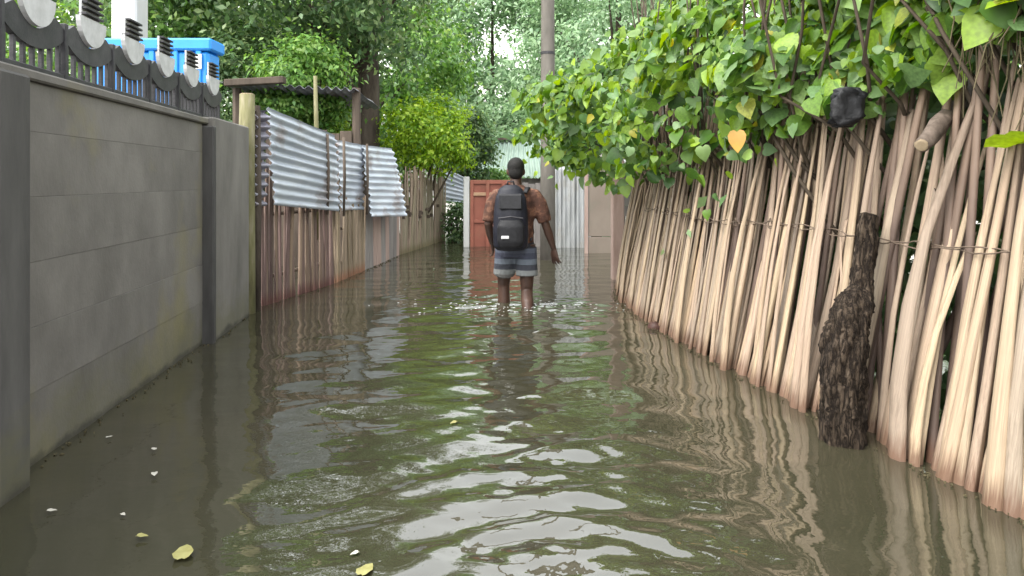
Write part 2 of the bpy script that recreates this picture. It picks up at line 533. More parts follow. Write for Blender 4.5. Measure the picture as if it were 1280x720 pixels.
GR = {
    'vine': [(0.0, (0.025, 0.07, 0.012)), (0.2, (0.055, 0.13, 0.016)), (0.4, (0.11, 0.205, 0.025)), (0.56, (0.21, 0.33, 0.02)), (0.68, (0.15, 0.24, 0.1)), (0.82, (0.085, 0.17, 0.055)), (0.975, (0.17, 0.27, 0.03)), (1.0, (0.3, 0.28, 0.04))],
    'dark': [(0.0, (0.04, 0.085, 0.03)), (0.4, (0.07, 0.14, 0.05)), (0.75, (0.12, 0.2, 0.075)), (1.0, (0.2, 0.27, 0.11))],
    'mid': [(0.0, (0.05, 0.13, 0.025)), (0.4, (0.1, 0.22, 0.045)), (0.75, (0.17, 0.32, 0.07)), (1.0, (0.26, 0.38, 0.12))],
    'pale': [(0.0, (0.14, 0.24, 0.13)), (0.4, (0.21, 0.33, 0.18)), (0.75, (0.29, 0.42, 0.24)), (1.0, (0.38, 0.5, 0.33))],  # far foliage: distance haze is put into the leaf colour as paleness
    'lime': [(0.0, (0.08, 0.19, 0.012)), (0.4, (0.18, 0.33, 0.02)), (0.75, (0.29, 0.45, 0.03)), (1.0, (0.36, 0.48, 0.07))],
}
for k, s in GR.items():
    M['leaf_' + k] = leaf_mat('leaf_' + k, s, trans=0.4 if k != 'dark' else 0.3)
M['leaf_yellow'] = leaf_mat('leaf_yellow', [(0.0, (0.36, 0.2, 0.035)), (1.0, (0.42, 0.25, 0.05))], trans=0.15)
M['leaf_float'] = surf('floating_leaf', (0.24, 0.22, 0.06), (0.4, 0.38, 0.16), scale=(20, 20, 20), bump=0.2, rough=0.5)
M['leaf_dry'] = surf('dry_leaf', (0.45, 0.42, 0.36), (0.66, 0.64, 0.56), scale=(30, 30, 30), bump=0.2, rough=0.5)


def water_mat():
    m, nt, b = new_mat('flood_water')
    L = nt.links.new
    mp = coords(nt, 'Object', (0.7, 0.7, 0.7))
    n1 = N(nt, 'ShaderNodeTexNoise', Scale=1.0, Detail=3.0)
    L(mp.outputs[0], n1.inputs['Vector'])
    r = ramp(nt, [(0.3, (0.026, 0.026, 0.015)), (0.7, (0.038, 0.034, 0.021))])
    L(n1.outputs[0], r.inputs[0]); L(r.outputs[0], b.inputs['Base Color'])
    b.inputs['Roughness'].default_value = 0.015
    b.inputs['IOR'].default_value = 2.0
    mp2 = coords(nt, 'Object', (16, 24, 16))
    n2 = N(nt, 'ShaderNodeTexNoise', Scale=1.0, Detail=2.0, Roughness=0.5)
    L(mp2.outputs[0], n2.inputs['Vector'])
    bp = N(nt, 'ShaderNodeBump', Strength=0.2, Distance=0.004)
    L(n2.outputs[0], bp.inputs['Height']); L(bp.outputs[0], b.inputs['Normal'])
    return m


M['water'] = water_mat()

# ------------------------------------------------------------------ the setting: ground, flood water
g = np.array([-600, -200, -90, -40, -20, -10, -5, 0, 5, 10, 20, 40, 90, 200, 600], dtype=float)
gx, gy = np.meshgrid(g, g + 20)
gz = -0.34 + 0.0 * gx
gz[(np.hypot(gx, gy) > 60)] = -0.6
nn = len(g)
quads = np.array([(j * nn + i, j * nn + i + 1, (j + 1) * nn + i + 1, (j + 1) * nn + i) for j in range(nn - 1) for i in range(nn - 1)])
single('ground', np.stack([gx.ravel(), gy.ravel(), gz.ravel()], 1), quads, M['mud'], kind='structure', origin=np.zeros(3))

xs = np.concatenate([[-400, -150, -60, -25, -12, -7, -4.5, -3.3], np.arange(-2.7, 2.2, 0.021), [2.6, 3.2, 4.2, 6, 9, 14, 25, 60, 150, 400]])
ys = np.concatenate([[-300, -100, -30, -10, -4, -1.5, 0, 0.6, 1.0], np.arange(1.3, 5.0, 0.018), np.arange(5.0, 9.0, 0.026), np.arange(9.0, 15.0, 0.05), [15.5, 17, 20, 26, 40, 80, 200, 400]])
WX, WY = np.meshgrid(xs, ys)


def water_height(x, y):
    h = np.zeros_like(x)
    r = np.random.default_rng(11)
    man = np.hypot(x - 0.05, y - 7.0)
    me = np.hypot(x - 0.25, y - 1.35)
    # how lively the water is: calm beside the concrete wall and the stick fence, choppy up the middle behind the wader
    mid = np.exp(-((x + 0.15) / 0.95) ** 2)
    mid = np.maximum(mid, 0.75 * np.exp(-((x + 1.1) / 0.7) ** 2 - ((y - 5.6) / 1.3) ** 2))
    act = 0.16 + 0.84 * mid
    patch = np.ones_like(x)
    for _ in range(7):
        a, k = r.uniform(0, 6.28), r.uniform(1.2, 3.0)
        patch += 0.25 * np.sin(k * (x * math.cos(a) + y * math.sin(a)) + r.uniform(0, 6.28))
    act = act * np.clip(patch, 0.3, 1.7)
    for _ in range(34):
        lam = 0.07 * (0.75 / 0.07) ** r.uniform()
        a = r.normal(math.pi / 2, 0.62)
        k = 2 * math.pi / lam
        slope = 0.0125 * (lam / 0.25) ** 0.25
        ph = r.uniform(0, 6.28) + 0.6 * np.sin(1.7 * x + r.uniform(0, 6)) + 0.6 * np.sin(1.3 * y + r.uniform(0, 6))
        h += act * slope / k * np.sin(k * (x * math.cos(a) + y * math.sin(a)) + ph)
    # long, gentle swell everywhere: it draws the poles' reflections out into wavy lines
    for _ in range(9):
        lam = r.uniform(0.28, 0.8); a = r.normal(math.pi / 2, 0.35); k = 2 * math.pi / lam
        h += 0.0095 / k * np.sin(k * (x * math.cos(a) + y * math.sin(a)) + r.uniform(0, 6.28) + 0.8 * np.sin(2.1 * x + r.uniform(0, 6)))
    # rings from the wading man and from the photographer's own legs
    wob = 0.35 * np.sin(3.1 * x + 1.3 * y) + 0.3 * np.sin(4.7 * y - 2 * x)
    k = 2 * math.pi / 0.2
    h += 0.085 / k * np.sin(k * man + wob * 2) * np.exp(-np.clip(man - 0.15, 0, None) / 0.75) * np.clip(man / 0.12, 0, 1)
    k = 2 * math.pi / 0.11
    h += 0.06 / k * np.sin(k * man + 3 * wob) * np.exp(-np.clip(man - 0.15, 0, None) / 0.5)
    k = 2 * math.pi / 0.27
    h += 0.16 / k * np.sin(k * me + wob * 3.4 + 0.9 * np.sin(7 * x + 2 * y) + 0.8 * np.sin(5 * y - 9 * x)) * np.exp(-((me - 1.35) / 0.75) ** 2) * np.exp(-((x - 0.1) / 0.6) ** 2)
    spl = np.exp(-((x - 0.1) / 0.95) ** 4 - ((y - 6.95) / 0.55) ** 2)
    for _ in range(12):
        lam = r.uniform(0.07, 0.22); a = r.normal(math.pi / 2, 0.45); k = 2 * math.pi / lam
        h += spl * 0.075 / k * np.sin(k * (x * math.cos(a) + y * math.sin(a)) + r.uniform(0, 6.28) + np.sin(3 * x + r.uniform(0, 6)))
    gl = np.exp(-((x - 0.22) / 0.6) ** 4 - ((y - 2.65) / 0.75) ** 4)
    for _ in range(16):
        lam = r.uniform(0.05, 0.2); a = r.normal(math.pi / 2, 0.7); k = 2 * math.pi / lam
        h += gl * 0.03 / k * np.sin(k * (x * math.cos(a) + y * math.sin(a)) + r.uniform(0, 6.28) + 1.5 * np.sin(5 * x + r.uniform(0, 6)) + 1.2 * np.sin(6 * y + r.uniform(0, 6)))
    # V wake trailing towards the camera
    ax = np.abs(x - 0.05); d = 7.0 - y
    v = ax - 0.33 * np.clip(d, 0, None)
    k = 2 * math.pi / 0.24
    h += 0.03 / k * np.sin(k * (ax * 0.95 + d * 0.32)) * np.exp(-(v / 0.35) ** 2) * (d > 0) * np.exp(-d / 3.5)
    return h


inner = (WX > -2.75) & (WX < 2.2) & (WY > 1.2) & (WY < 15.2)
wz = np.where(inner, water_height(WX, WY), 0.0)
nx = len(xs)
ii, jj = np.meshgrid(np.arange(nx - 1), np.arange(len(ys) - 1))
q = (jj * nx + ii).ravel()
wf = np.stack([q, q + 1, q + 1 + nx, q + nx], 1)
single('water', np.stack([WX.ravel(), WY.ravel(), wz.ravel()], 1), wf, M['water'], smooth=True, kind='structure', origin=np.zeros(3))

# ------------------------------------------------------------------ concrete wall on the left, with its railing
WA, WB = np.array([-1.956 + 0.11 * 1.7, 1.19]), np.array([-2.35, 6.47])
wd = (WB - WA) / np.linalg.norm(WB - WA)
wn_ = np.array([wd[1], -wd[0]])            # towards the alley
WT = 1.63


def wpt(s, off, z):
    p = WA + wd * s + wn_ * off
    return np.array([p[0], p[1], z])


def s_of_Y(Y): return (Y - WA[1]) / wd[1]


def wbox(s0, s1, o0, o1, z0, z1, bev=0.006):
    c = (wpt(s0, o0, z0) + wpt(s1, o1, z1)) / 2
    return box(c, np.array([*wd, 0]) * (s1 - s0) / 2, np.array([*(wn_), 0]) * (o1 - o0) / 2, (0, 0, (z1 - z0) / 2), bev)


wall = thing('concrete_wall', 'long grey cast concrete wall with pillars rising out of the flood water', 'wall', wpt(2.5, -0.1, -0.34))
sp1, sp2 = s_of_Y(2.86), s_of_Y(5.38)
send = s_of_Y(6.47)
zc = [-0.34, 0.30, 0.57, 0.84, 1.11, 1.38, WT - 0.045]
for (a, b) in ((0.0, sp1 - 0.2), (sp1 + 0.02, sp2 - 0.02)):
    if b - a < 0.08: continue
    for k in range(6):
        part('panel', wall, *wbox(a, b, -0.15 - 0.003 * (k % 2), -0.002 + random.uniform(-0.0015, 0.0015), zc[k] + 0.0003, zc[k + 1] - 0.0003, 0.0012), M['concrete'])
part('wall_core', wall, *wbox(0.0, send, -0.13, -0.03, -0.34, WT - 0.05, 0), M['concrete_pillar'])
part('coping', wall, *wbox(0.0, send, -0.17, 0.02, WT - 0.043, WT, 0.008), M['concrete'])
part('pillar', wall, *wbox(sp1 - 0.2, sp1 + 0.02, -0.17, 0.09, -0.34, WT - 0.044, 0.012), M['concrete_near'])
part('pillar', wall, *wbox(sp2 + 0.052, send + 0.01, -0.18, 0.06, -0.34, WT + 0.012, 0.012), M['concrete_pillar'])
part('joint_post', wall, *wbox(sp2 - 0.02, sp2 + 0.05, -0.16, 0.075, -0.34, WT - 0.06, 0.008), M['concrete_dark'], label='dark joint post beside the far pillar')

rail = thing('railing', 'dark scalloped metal railing with pale medallions on top of the concrete wall', 'railing', wpt(2.5, -0.07, WT))
part('bottom_rail', rail, *wbox(0.0, send, -0.088, -0.052, WT + 0.012, WT + 0.038, 0.004), M['rail_dark'])
bay0 = s_of_Y(3.20)
BAY = 0.522
bays = [bay0 + BAY * k for k in range(-2, 6)]
bar_me = {}
part('end_post', rail, *wbox(sp1 - 0.2, sp1 - 0.03, -0.13, -0.03, WT + 0.002, WT + 0.62, 0.01), M['rail_dark'])


def scallop(u): return 0.12 + 0.08 * abs(u / (BAY / 2)) ** 2.2           # lower edge of the band above the coping


for c in bays:
    # band with a hollow lower and upper edge
    V, Fc = [], []
    n = 18
    for k in range(n + 1):
        u = (-0.5 + k / n) * BAY * 0.985
        lo = WT + scallop(u)
        hi = WT + 0.205 + 0.085 * min(1, abs(u) / 0.16) ** 2.2 - 0.05 * max(0, (abs(u) - 0.16) / 0.1)
        for off in (-0.085, -0.055):
            V.append(wpt(c + u, off, lo)); V.append(wpt(c + u, off, hi))
    for k in range(n):
        a, b = 4 * k, 4 * (k + 1)
        Fc += [(a + 2, b + 2, b + 3, a + 3), (a, a + 1, b + 1, b), (a + 1, a + 3, b + 3, b + 1), (a, b, b + 2, a + 2)]
    Fc += [(0, 2, 3, 1), (4 * n, 4 * n + 1, 4 * n + 3, 4 * n + 2)]
    part('scalloped_band', rail, V, Fc, M['rail_dark'])
    # half-round medallion in the hollow
    V, Fc = [], []
    n = 16
    for off in (-0.062, -0.04):
        for k in range(n + 1):
            a = math.pi + math.pi * k / n
            V.append(wpt(c + 0.145 * math.cos(a), off, WT + 0.345 + 0.135 * math.sin(a)))
    m_ = n + 1
    Fc.append(tuple(range(m_, 2 * m_))); Fc.append(tuple(range(m_ - 1, -1, -1)))
    for k in range(m_):
        a, b = k, (k + 1) % m_
        Fc.append((a, b, b + m_, a + m_))
    med = part('medallion', rail, V, Fc, M['medallion'])
    for k in range(4):
        z = WT + 0.357 + 0.028 * k
        w = 0.1 - 0.004 * k
        part('louvre', med, *wbox(c - w, c + w, -0.072, -0.032, z, z + 0.012, 0.002), M['rail_dark'] if k % 2 == 0 else M['rail_dark'])
    part('louvre_backing', med, *wbox(c - 0.1, c + 0.1, -0.066, -0.056, WT + 0.347, WT + 0.452, 0), M['medallion'])
    for k in range(7):
        u = (-3 + k) * BAY / 7
        me = 'bar'
        L_ = scallop(u) - 0.035
        c0 = wpt(c + u, -0.07, WT + 0.037 + L_ / 2)
        if 'b' not in bar_me:
            bar_me['b'] = make_mesh('bar', *box((0, 0, 0), (0.0095, 0, 0), (0, 0.0095, 0), (0, 0, 0.5), 0.002), M['rail_dark'])
        inst('bar', bar_me['b'], rail, Matrix.Translation(Vector(c0)) @ Matrix.Rotation(math.atan2(wd[1], wd[0]), 4, 'Z') @ Matrix.Diagonal((1, 1, L_, 1)))
    if c - BAY / 2 > sp1 + 0.05:
        part('post', rail, *wbox(c - BAY / 2 - 0.014, c - BAY / 2 + 0.014, -0.094, -0.046, WT + 0.012, WT + 0.275, 0.004), M['rail_dark'])

# ------------------------------------------------------------------ behind the wall: blue tank, white column
tk = thing('water_tank', 'bright blue box tank behind the railing of the concrete wall', 'tank', (-3.85, 8.1, -0.34))
tx0, tx1, ty0, ty1 = -4.5, -3.2, 7.9, 8.3
part('stand', tk, *abox(tx0 + 0.1, tx1 - 0.1, ty0 + 0.1, ty1 - 0.1, -0.34, 1.6, 0.02), M['board_grey'])
part('body', tk, *abox(tx0 + 0.04, tx1 - 0.04, ty0 + 0.04, ty1 - 0.04, 1.6, 2.56, 0.03), M['blue'])
part('rim', tk, *abox(tx0, tx1, ty0, ty1, 2.56, 2.69, 0.02), M['blue'])
for k in range(5):
    x = tx0 + 0.16 + k * 0.25
    part('rib', tk, *abox(x - 0.03, x + 0.03, ty0 + 0.015, ty0 + 0.045, 1.65, 2.558, 0.008), M['blue'])
part('white_label', tk, *abox(tx1 - 0.21, tx1 - 0.1, ty0 + 0.008, ty0 + 0.0145, 2.36, 2.52, 0), M['white_paint'])

colm = thing('white_column', 'white plastered house column rising behind the railing beside the blue tank', 'column', (-4.22, 8.9, -0.34))
part('shaft', colm, *abox(-4.72, -4.42, 8.75, 9.05, -0.34, 3.6, 0.02), M['white_paint'])
part('capital', colm, *abox(-4.79, -4.35, 8.68, 9.12, 3.6, 3.75, 0.02), M['white_paint'])

# ------------------------------------------------------------------ pole fences
def stick_mesh(name, seed, mat, taper=0.42, flat=0.7, sides=7, rings=7, bend=0.02, knot=0.05, blunt=True):
    r = random.Random(seed)
    bx, by, ph = r.uniform(-bend, bend), r.uniform(-bend, bend), r.uniform(0, 6.28)
    V, Fc = [], []
    for i in range(rings):
        t = i / (rings - 1)
        w = 0.5 * (1 - (1 - taper) * t ** 0.85)
        cx = bx * math.sin(3.14 * t) * 14 + 0.05 * math.sin(5 * t + ph)
        cy = by * math.sin(3.14 * t) * 14
        for k in range(sides):
            a = 2 * math.pi * k / sides + 0.2
            j = 1 + knot * r.uniform(-1, 1)
            V.append((cx + w * math.cos(a) * j, cy + w * flat * math.sin(a) * j, t + (r.uniform(-0.012, 0.012) if i == rings - 1 else 0)))
    for i in range(rings - 1):
        for k in range(sides):
            a, b = i * sides + k, i * sides + (k + 1) % sides
            Fc.append((a, b, b + sides, a + sides))
    Fc.append(tuple(range((rings - 1) * sides, rings * sides)))
    return make_mesh(name, V, Fc, mat, True)


class Path:
    def __init__(s, pts):
        s.p = np.array(pts, dtype=float)
        s.d = np.concatenate([[0], np.cumsum(np.linalg.norm(np.diff(s.p, axis=0), axis=1))])
        s.L = s.d[-1]

    def at(s, t):
        x = np.interp(t, s.d, s.p[:, 0]); y = np.interp(t, s.d, s.p[:, 1])
        e = 0.15
        dx = np.interp(t + e, s.d, s.p[:, 0]) - np.interp(t - e, s.d, s.p[:, 0])
        dy = np.interp(t + e, s.d, s.p[:, 1]) - np.interp(t - e, s.d, s.p[:, 1])
        l = math.hypot(dx, dy)
        return np.array([x, y]), np.array([dx / l, dy / l])


def put_stick(me, root, base, tan, nrm, lean_n, lean_t, L, w, dep, name='stick', raw=False):
    z = np.array([tan[0] * lean_t + nrm[0] * lean_n, tan[1] * lean_t + nrm[1] * lean_n, 1.0]); z /= np.linalg.norm(z)
    x = np.array([tan[0], tan[1], 0]); x = x - z * np.dot(x, z); x /= np.linalg.norm(x)
    y = np.cross(z, x)
    m = Matrix.Identity(4)
    for i in range(3):
        m[i][0], m[i][1], m[i][2], m[i][3] = x[i] * w, y[i] * dep, z[i] * L, base[i]
    return m if raw else inst(name, me, root, m)


RP = Path([(1.02 + 0.25, 8.75), (1.09, 7.9), (1.02, 7.32), (1.075, 6.27), (1.175, 5.45), (1.305, 4.67), (1.44, 3.95), (1.575, 3.32), (1.755, 2.55), (1.92, 1.75), (2.02, 1.1)])
rf = thing('stick_fence', 'tall fence of pale peeled palm ribs leaning back under the leafy vine', 'fence', (1.35, 4.5, -0.34))
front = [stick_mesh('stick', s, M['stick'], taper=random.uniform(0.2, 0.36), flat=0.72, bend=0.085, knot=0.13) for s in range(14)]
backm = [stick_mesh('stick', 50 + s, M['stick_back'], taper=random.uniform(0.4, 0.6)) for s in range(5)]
t = 0.05
R = random.Random(21)
cluster_n, cluster_l = 0, 0.0
LOG_Y = 3.375
while t < RP.L - 0.02:
    p, tn = RP.at(t)
    nr = np.array([-tn[1], tn[0]])                       # which side is behind the fence
    if nr[0] < 0: nr = -nr
    if cluster_n <= 0:
        cluster_n, cluster_l = R.randint(3, 9), R.gauss(0.0, 0.022)
    cluster_n -= 1
    w = R.uniform(0.055, 0.118) if p[1] < 3.7 else R.uniform(0.045, 0.092) if p[1] < 4.8 else R.uniform(0.038, 0.074)
    L = R.uniform(1.75, 2.35)
    if R.random() < 0.12: L = R.uniform(1.1, 1.5); w *= 0.8
    near_log = abs(p[1] - LOG_Y) < 0.1
    off = R.uniform(-0.028, 0.03) + (0.055 if near_log else 0)
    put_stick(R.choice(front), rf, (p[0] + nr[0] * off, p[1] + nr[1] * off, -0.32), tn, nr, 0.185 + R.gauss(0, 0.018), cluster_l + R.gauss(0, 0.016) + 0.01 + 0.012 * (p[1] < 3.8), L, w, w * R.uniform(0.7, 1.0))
    t += w * R.uniform(0.3, 0.47) if R.random() > 0.04 else w * 0.8
# the row behind, seen only through the gaps: joined
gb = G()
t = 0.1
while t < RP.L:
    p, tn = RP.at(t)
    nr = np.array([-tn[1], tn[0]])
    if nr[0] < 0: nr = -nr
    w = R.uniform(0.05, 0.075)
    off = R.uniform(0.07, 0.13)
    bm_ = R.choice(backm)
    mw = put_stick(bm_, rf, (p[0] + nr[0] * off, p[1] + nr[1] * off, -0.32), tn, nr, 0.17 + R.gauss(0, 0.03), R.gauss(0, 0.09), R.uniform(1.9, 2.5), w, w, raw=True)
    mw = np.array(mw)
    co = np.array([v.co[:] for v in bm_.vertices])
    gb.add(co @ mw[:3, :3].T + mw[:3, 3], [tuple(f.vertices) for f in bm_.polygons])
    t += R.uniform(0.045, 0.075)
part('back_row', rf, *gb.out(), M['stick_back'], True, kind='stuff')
# cord binding the ribs together, a little above waist height
for zb, sgn in ((0.9, 0), (0.915, 1)):
    pts, rr = [], []
    t = 1.9
    while t < RP.L:
        p, tn = RP.at(t)
        nr = np.array([-tn[1], tn[0]])
        if nr[0] < 0: nr = -nr
        off = 0.185 * (zb + 0.32) - 0.038 + 0.009 * math.sin(t * 26 + sgn * 3.1) + R.uniform(-0.003, 0.003)
        pts.append((p[0] + nr[0] * off, p[1] + nr[1] * off, zb + 0.014 * math.sin(t * 3.1) + 0.008 * math.sin(t * 21 + 3.1 * sgn) + R.uniform(-0.004, 0.004)))
        t += 0.035
    cord_o = part('binding_cord', rf, *tube(pts, 0.0032, 5), M['cord'], True)
for kk in range(9):
    t = 2.2 + kk * 0.55 + R.uniform(-0.2, 0.2)
    p, tn = RP.at(t)
    nr = np.array([-tn[1], tn[0]])
    if nr[0] < 0: nr = -nr
    off = 0.185 * 1.23 - 0.047
    c = np.array([p[0] + nr[0] * off, p[1] + nr[1] * off, 0.91 + 0.014 * math.sin(t * 3.1)])
    pts = [c + np.array([tn[0], tn[1], 0]) * 0.022 * math.cos(a) * (1 + 0.2 * math.sin(3 * a)) + np.array([0, 0, 1]) * 0.028 * math.sin(a) - np.array([nr[0], nr[1], 0]) * 0.008 * math.sin(2 * a) for a in np.linspace(0, 11, 26)]
    part('knot', cord_o, *tube(pts, 0.0045, 5), M['cord'], True)

# left: brown reed fence, then tan reeds, then a grey board and bamboo slats
LP = [(-2.42, 6.56), (-2.04, 8.44), (-1.776, 11.8), (-1.335, 14.6)]


def fence_run(name, label, a, b, mats, wr, hr, step, lean=0.0, jit=0.03, back=True, taper=(0.7, 0.95), z_rail=(0.35,)):
    pa = Path([a, b])
    o = thing(name, label, 'fence', ((a[0] + b[0]) / 2, (a[1] + b[1]) / 2, -0.34))
    ms = [stick_mesh('stick', hash((name, i)) % 999 if False else 100 + i + int(a[1] * 10), mats, taper=random.uniform(*taper), flat=0.8, sides=6, rings=6) for i in range(6)]
    t = 0.0
    while t < pa.L:
        p, tn = pa.at(t)
        nr = np.array([tn[1], -tn[0]])
        w = R.uniform(*wr)
        off = R.uniform(-0.012, 0.012)
        put_stick(R.choice(ms), o, (p[0] + nr[0] * off, p[1] + nr[1] * off, -0.32), tn, nr, lean + R.gauss(0, 0.012), R.gauss(0, jit), R.uniform(*hr) + 0.32, w, w)
        t += w * R.uniform(*step)
    for z in z_rail:
        p0, tn = pa.at(0.0); p1, _ = pa.at(pa.L)
        nr = np.array([tn[1], -tn[0]])
        o0, o1 = -0.05, -0.05
        part('back_rail', o, *tube([(p0[0] + nr[0] * o0, p0[1] + nr[1] * o0, z), (p1[0] + nr[0] * o1, p1[1] + nr[1] * o1, z)], 0.02, 6), M['board_brown'])
    return o


fence_run('reed_fence', 'fence of thin purplish brown reeds below the large corrugated sheets next to the concrete wall', (-2.42, 6.56), (-2.03, 8.5), M['stick_purple'], (0.028, 0.056), (0.98, 1.6), (0.7, 1.08), jit=0.04, z_rail=(0.25, 0.85))
fence_run('reed_fence', 'short run of tan reeds between the brown reed fence and the grey boards', (-2.025, 8.55), (-1.94, 9.75), M['stick_tan'], (0.035, 0.06), (0.75, 1.0), (0.7, 1.0), jit=0.05, z_rail=(0.2, 0.6))
bd = thing('board_fence', 'low grey and pinkish boards under the pale corrugated sheet with slanting edge', 'fence', (-1.86, 10.7, -0.34))
pa = Path([(-1.935, 9.8), (-1.78, 11.75)])
t = 0.0
while t < pa.L - 0.1:
    p, tn = pa.at(t)
    w = R.uniform(0.16, 0.27)
    c = np.array([p[0] + tn[0] * w / 2, p[1] + tn[1] * w / 2, 0.28 + R.uniform(-0.02, 0.05)])
    part('board', bd, *box(c, np.array([tn[0], tn[1], 0]) * (w / 2 - 0.004), np.array([tn[1], -tn[0], 0]) * 0.013, (R.uniform(-0.01, 0.01), 0, 0.62), 0.004), M['pink_post'] if R.random() < 0.35 else M['board_grey'])
    t += w
bf = fence_run('bamboo_fence', 'weathered bamboo slat fence under the lime green bush at the far left', (-1.77, 11.8), (-1.335, 14.6), M['bamboo'], (0.035, 0.065), (1.1, 1.42), (0.7, 1.0), jit=0.085, z_rail=(0.3, 1.0))
for k in range(16):                                            # split slats leaning over the row
    p, tn = Path([(-1.77, 11.8), (-1.335, 14.6)]).at(R.uniform(0.1, 2.6))
    nr = np.array([tn[1], -tn[0]])
    put_stick(bpy.data.meshes[bf.children[0].data.name], bf, (p[0] + nr[0] * 0.045, p[1] + nr[1] * 0.045, -0.3), tn, nr, 0.0, R.gauss(0, 0.22), R.uniform(1.3, 1.65), 0.035, 0.03)


def corrugated(a_top, b_top, b_bot, a_bot, pitch=0.1, amp=0.02, along=True, n_long=12, thick=0.003, warp=0.028, seed=0):
    """sheet spanning four corners; ridges run from the a side to the b side when along is True, else from top to bottom"""
    a_top, b_top, b_bot, a_bot = (np.array(v, dtype=float) for v in (a_top, b_top, b_bot, a_bot))
    r = random.Random(seed)
    H = np.linalg.norm((a_top + b_top) / 2 - (a_bot + b_bot) / 2) if along else np.linalg.norm((a_top + a_bot) / 2 - (b_top + b_bot) / 2)
    nw = max(2, round(H / pitch)) * 8
    nm = np.cross(b_top - a_top, a_bot - a_top); nm /= np.linalg.norm(nm)
    if nm[1] > 0 and abs(nm[1]) > 0.5: nm = -nm
    V, Fc = [], []
    ph = r.uniform(0, 6)
    for j in range(nw + 1):
        q_ = j / nw
        for i in range(n_long + 1):
            p_ = i / n_long
            u, v = (p_, q_) if along else (q_, p_)
            c = (a_top * (1 - u) + b_top * u) * (1 - v) + (a_bot * (1 - u) + b_bot * u) * v
            dent = 0.012 * math.sin(9 * u + 5 * v + ph) * math.sin(7 * v - 3 * u + 2 * ph) + r.uniform(-0.003, 0.003)
            ragg = (b_top - a_top) * r.uniform(-0.008, 0.008) * (i in (0, n_long)) if along else 0
            V.append(c + ragg + nm * (dent + amp * (1 + 0.25 * math.sin(5 * u + 11 * v + ph)) * math.sin(2 * math.pi * j / 8) + warp * math.sin(3.1 * u + ph) * math.sin(2.3 * v + ph)))
    V2 = [v - nm * thick for v in V]
    n1, ms_ = len(V), n_long + 1
    for j in range(nw):
        for i in range(n_long):
            a = j * ms_ + i
            Fc.append((a, a + 1, a + 1 + ms_, a + ms_))
            Fc.append((n1 + a, n1 + a + ms_, n1 + a + 1 + ms_, n1 + a + 1))
    for j in range(nw):
        for i in (0, n_long):
            a = j * ms_ + i
            Fc.append((a, a + ms_, a + ms_ + n1, a + n1))
    for i in range(n_long):
        for j in (0, nw):
            a = j * ms_ + i
            Fc.append((a, a + 1, a + 1 + n1, a + n1))
    return V + V2, Fc


SG = 'corrugated sheets hung along the left fence'
OFF = np.array([0.06, -0.02, 0])


def sheet(lab, q, seed, mat='zinc', pitch=0.086, amp=0.0145, group=SG, along=True, nl=14):
    V, Fc = corrugated(*q, pitch=pitch, amp=amp, seed=seed, along=along, n_long=nl)
    return single('corrugated_sheet', V, Fc, M[mat], lab, 'metal sheet', True, group)


sheet('largest blue grey corrugated sheet beside the mossy post', (P(331, 134, 6.95) + OFF, P(412, 170, 8.36) + OFF, P(411, 264, 8.36) + OFF * 1.8, P(329, 256, 6.95) + OFF * 1.8), 1)
sheet('narrow corrugated sheet in the middle between two wider sheets', (P(415, 175, 8.6) + OFF, P(449, 182, 9.6) + OFF, P(447, 262, 9.6) + OFF * 1.6, P(416, 263, 8.6) + OFF * 1.6), 2)
sheet('pale corrugated sheet with a slanting far edge above the grey boards', (P(447, 181, 9.45) + OFF * 1.6, P(483, 186, 11.0) + OFF, P(499, 270, 11.0) + OFF * 2.2, P(449, 271, 9.45) + OFF * 2.4), 3)
sheet('small far corrugated sheet over the dark shrub at the alley bend', (P(545, 206, 14.9), P(583, 222, 15.3), P(584, 254, 15.3), P(551, 250, 14.9)), 4, pitch=0.09)
sheet('narrow stained sheet strip folded round the corner post', (P(319, 138, 6.68), P(333, 138, 6.9), P(331, 258, 6.9), P(317, 258, 6.68)), 5, mat='zinc_old', pitch=0.085, amp=0.03)
# battens holding the sheets
for (px, y0, y1, Y) in ((396, 168, 268, 8.12), (417, 172, 270, 8.55), (447, 180, 268, 9.35)):
    a, b = P(px, y0, Y) + OFF * 2.1, P(px - 3, y1, Y) + OFF * 2.6
    single('batten', *tube([a, (a + b) / 2 + np.array([0.01, 0, 0]), b], [0.016, 0.018, 0.014], 6), M['board_brown'],
           {396: 'thin dark batten across the largest corrugated sheet', 417: 'thin dark batten at the gap between the largest and narrow sheets', 447: 'thin dark batten where the narrow sheet meets the pale one'}[px], 'batten', True, 'battens on the corrugated sheets')

post = thing('timber_post', 'thick mossy timber post at the end of the concrete wall', 'post', (-2.33, 6.62, -0.34))
part('trunk', post, *tube([P(309, 400, 6.6) - [0, 0, 0.3], P(309, 300, 6.6), P(308, 200, 6.6), P(309, 118, 6.6)], [0.075, 0.072, 0.07, 0.066], 12, 0.05), M['moss_post'], True)
part('cut_top', post, *tube([P(309, 118, 6.6) - [0, 0, 0.004], P(309, 117, 6.6)], [0.06, 0.055], 12), M['cut_wood'])
single('timber_post', *tube([P(321, 390, 6.74) - [0, 0, 0.3], P(322, 250, 6.74), P(321, 132, 6.74)], [0.035, 0.036, 0.032], 8, 0.05), M['bark'], 'thin dark post behind the stained sheet strip', 'post', True)
single('pole', *tube([P(395, 300, 8.7), P(396, 180, 8.7), P(394, 95, 8.7)], [0.03, 0.028, 0.022], 8, 0.04), M['moss_post'], 'slim pale green pole standing behind the largest corrugated sheet', 'pole', True)

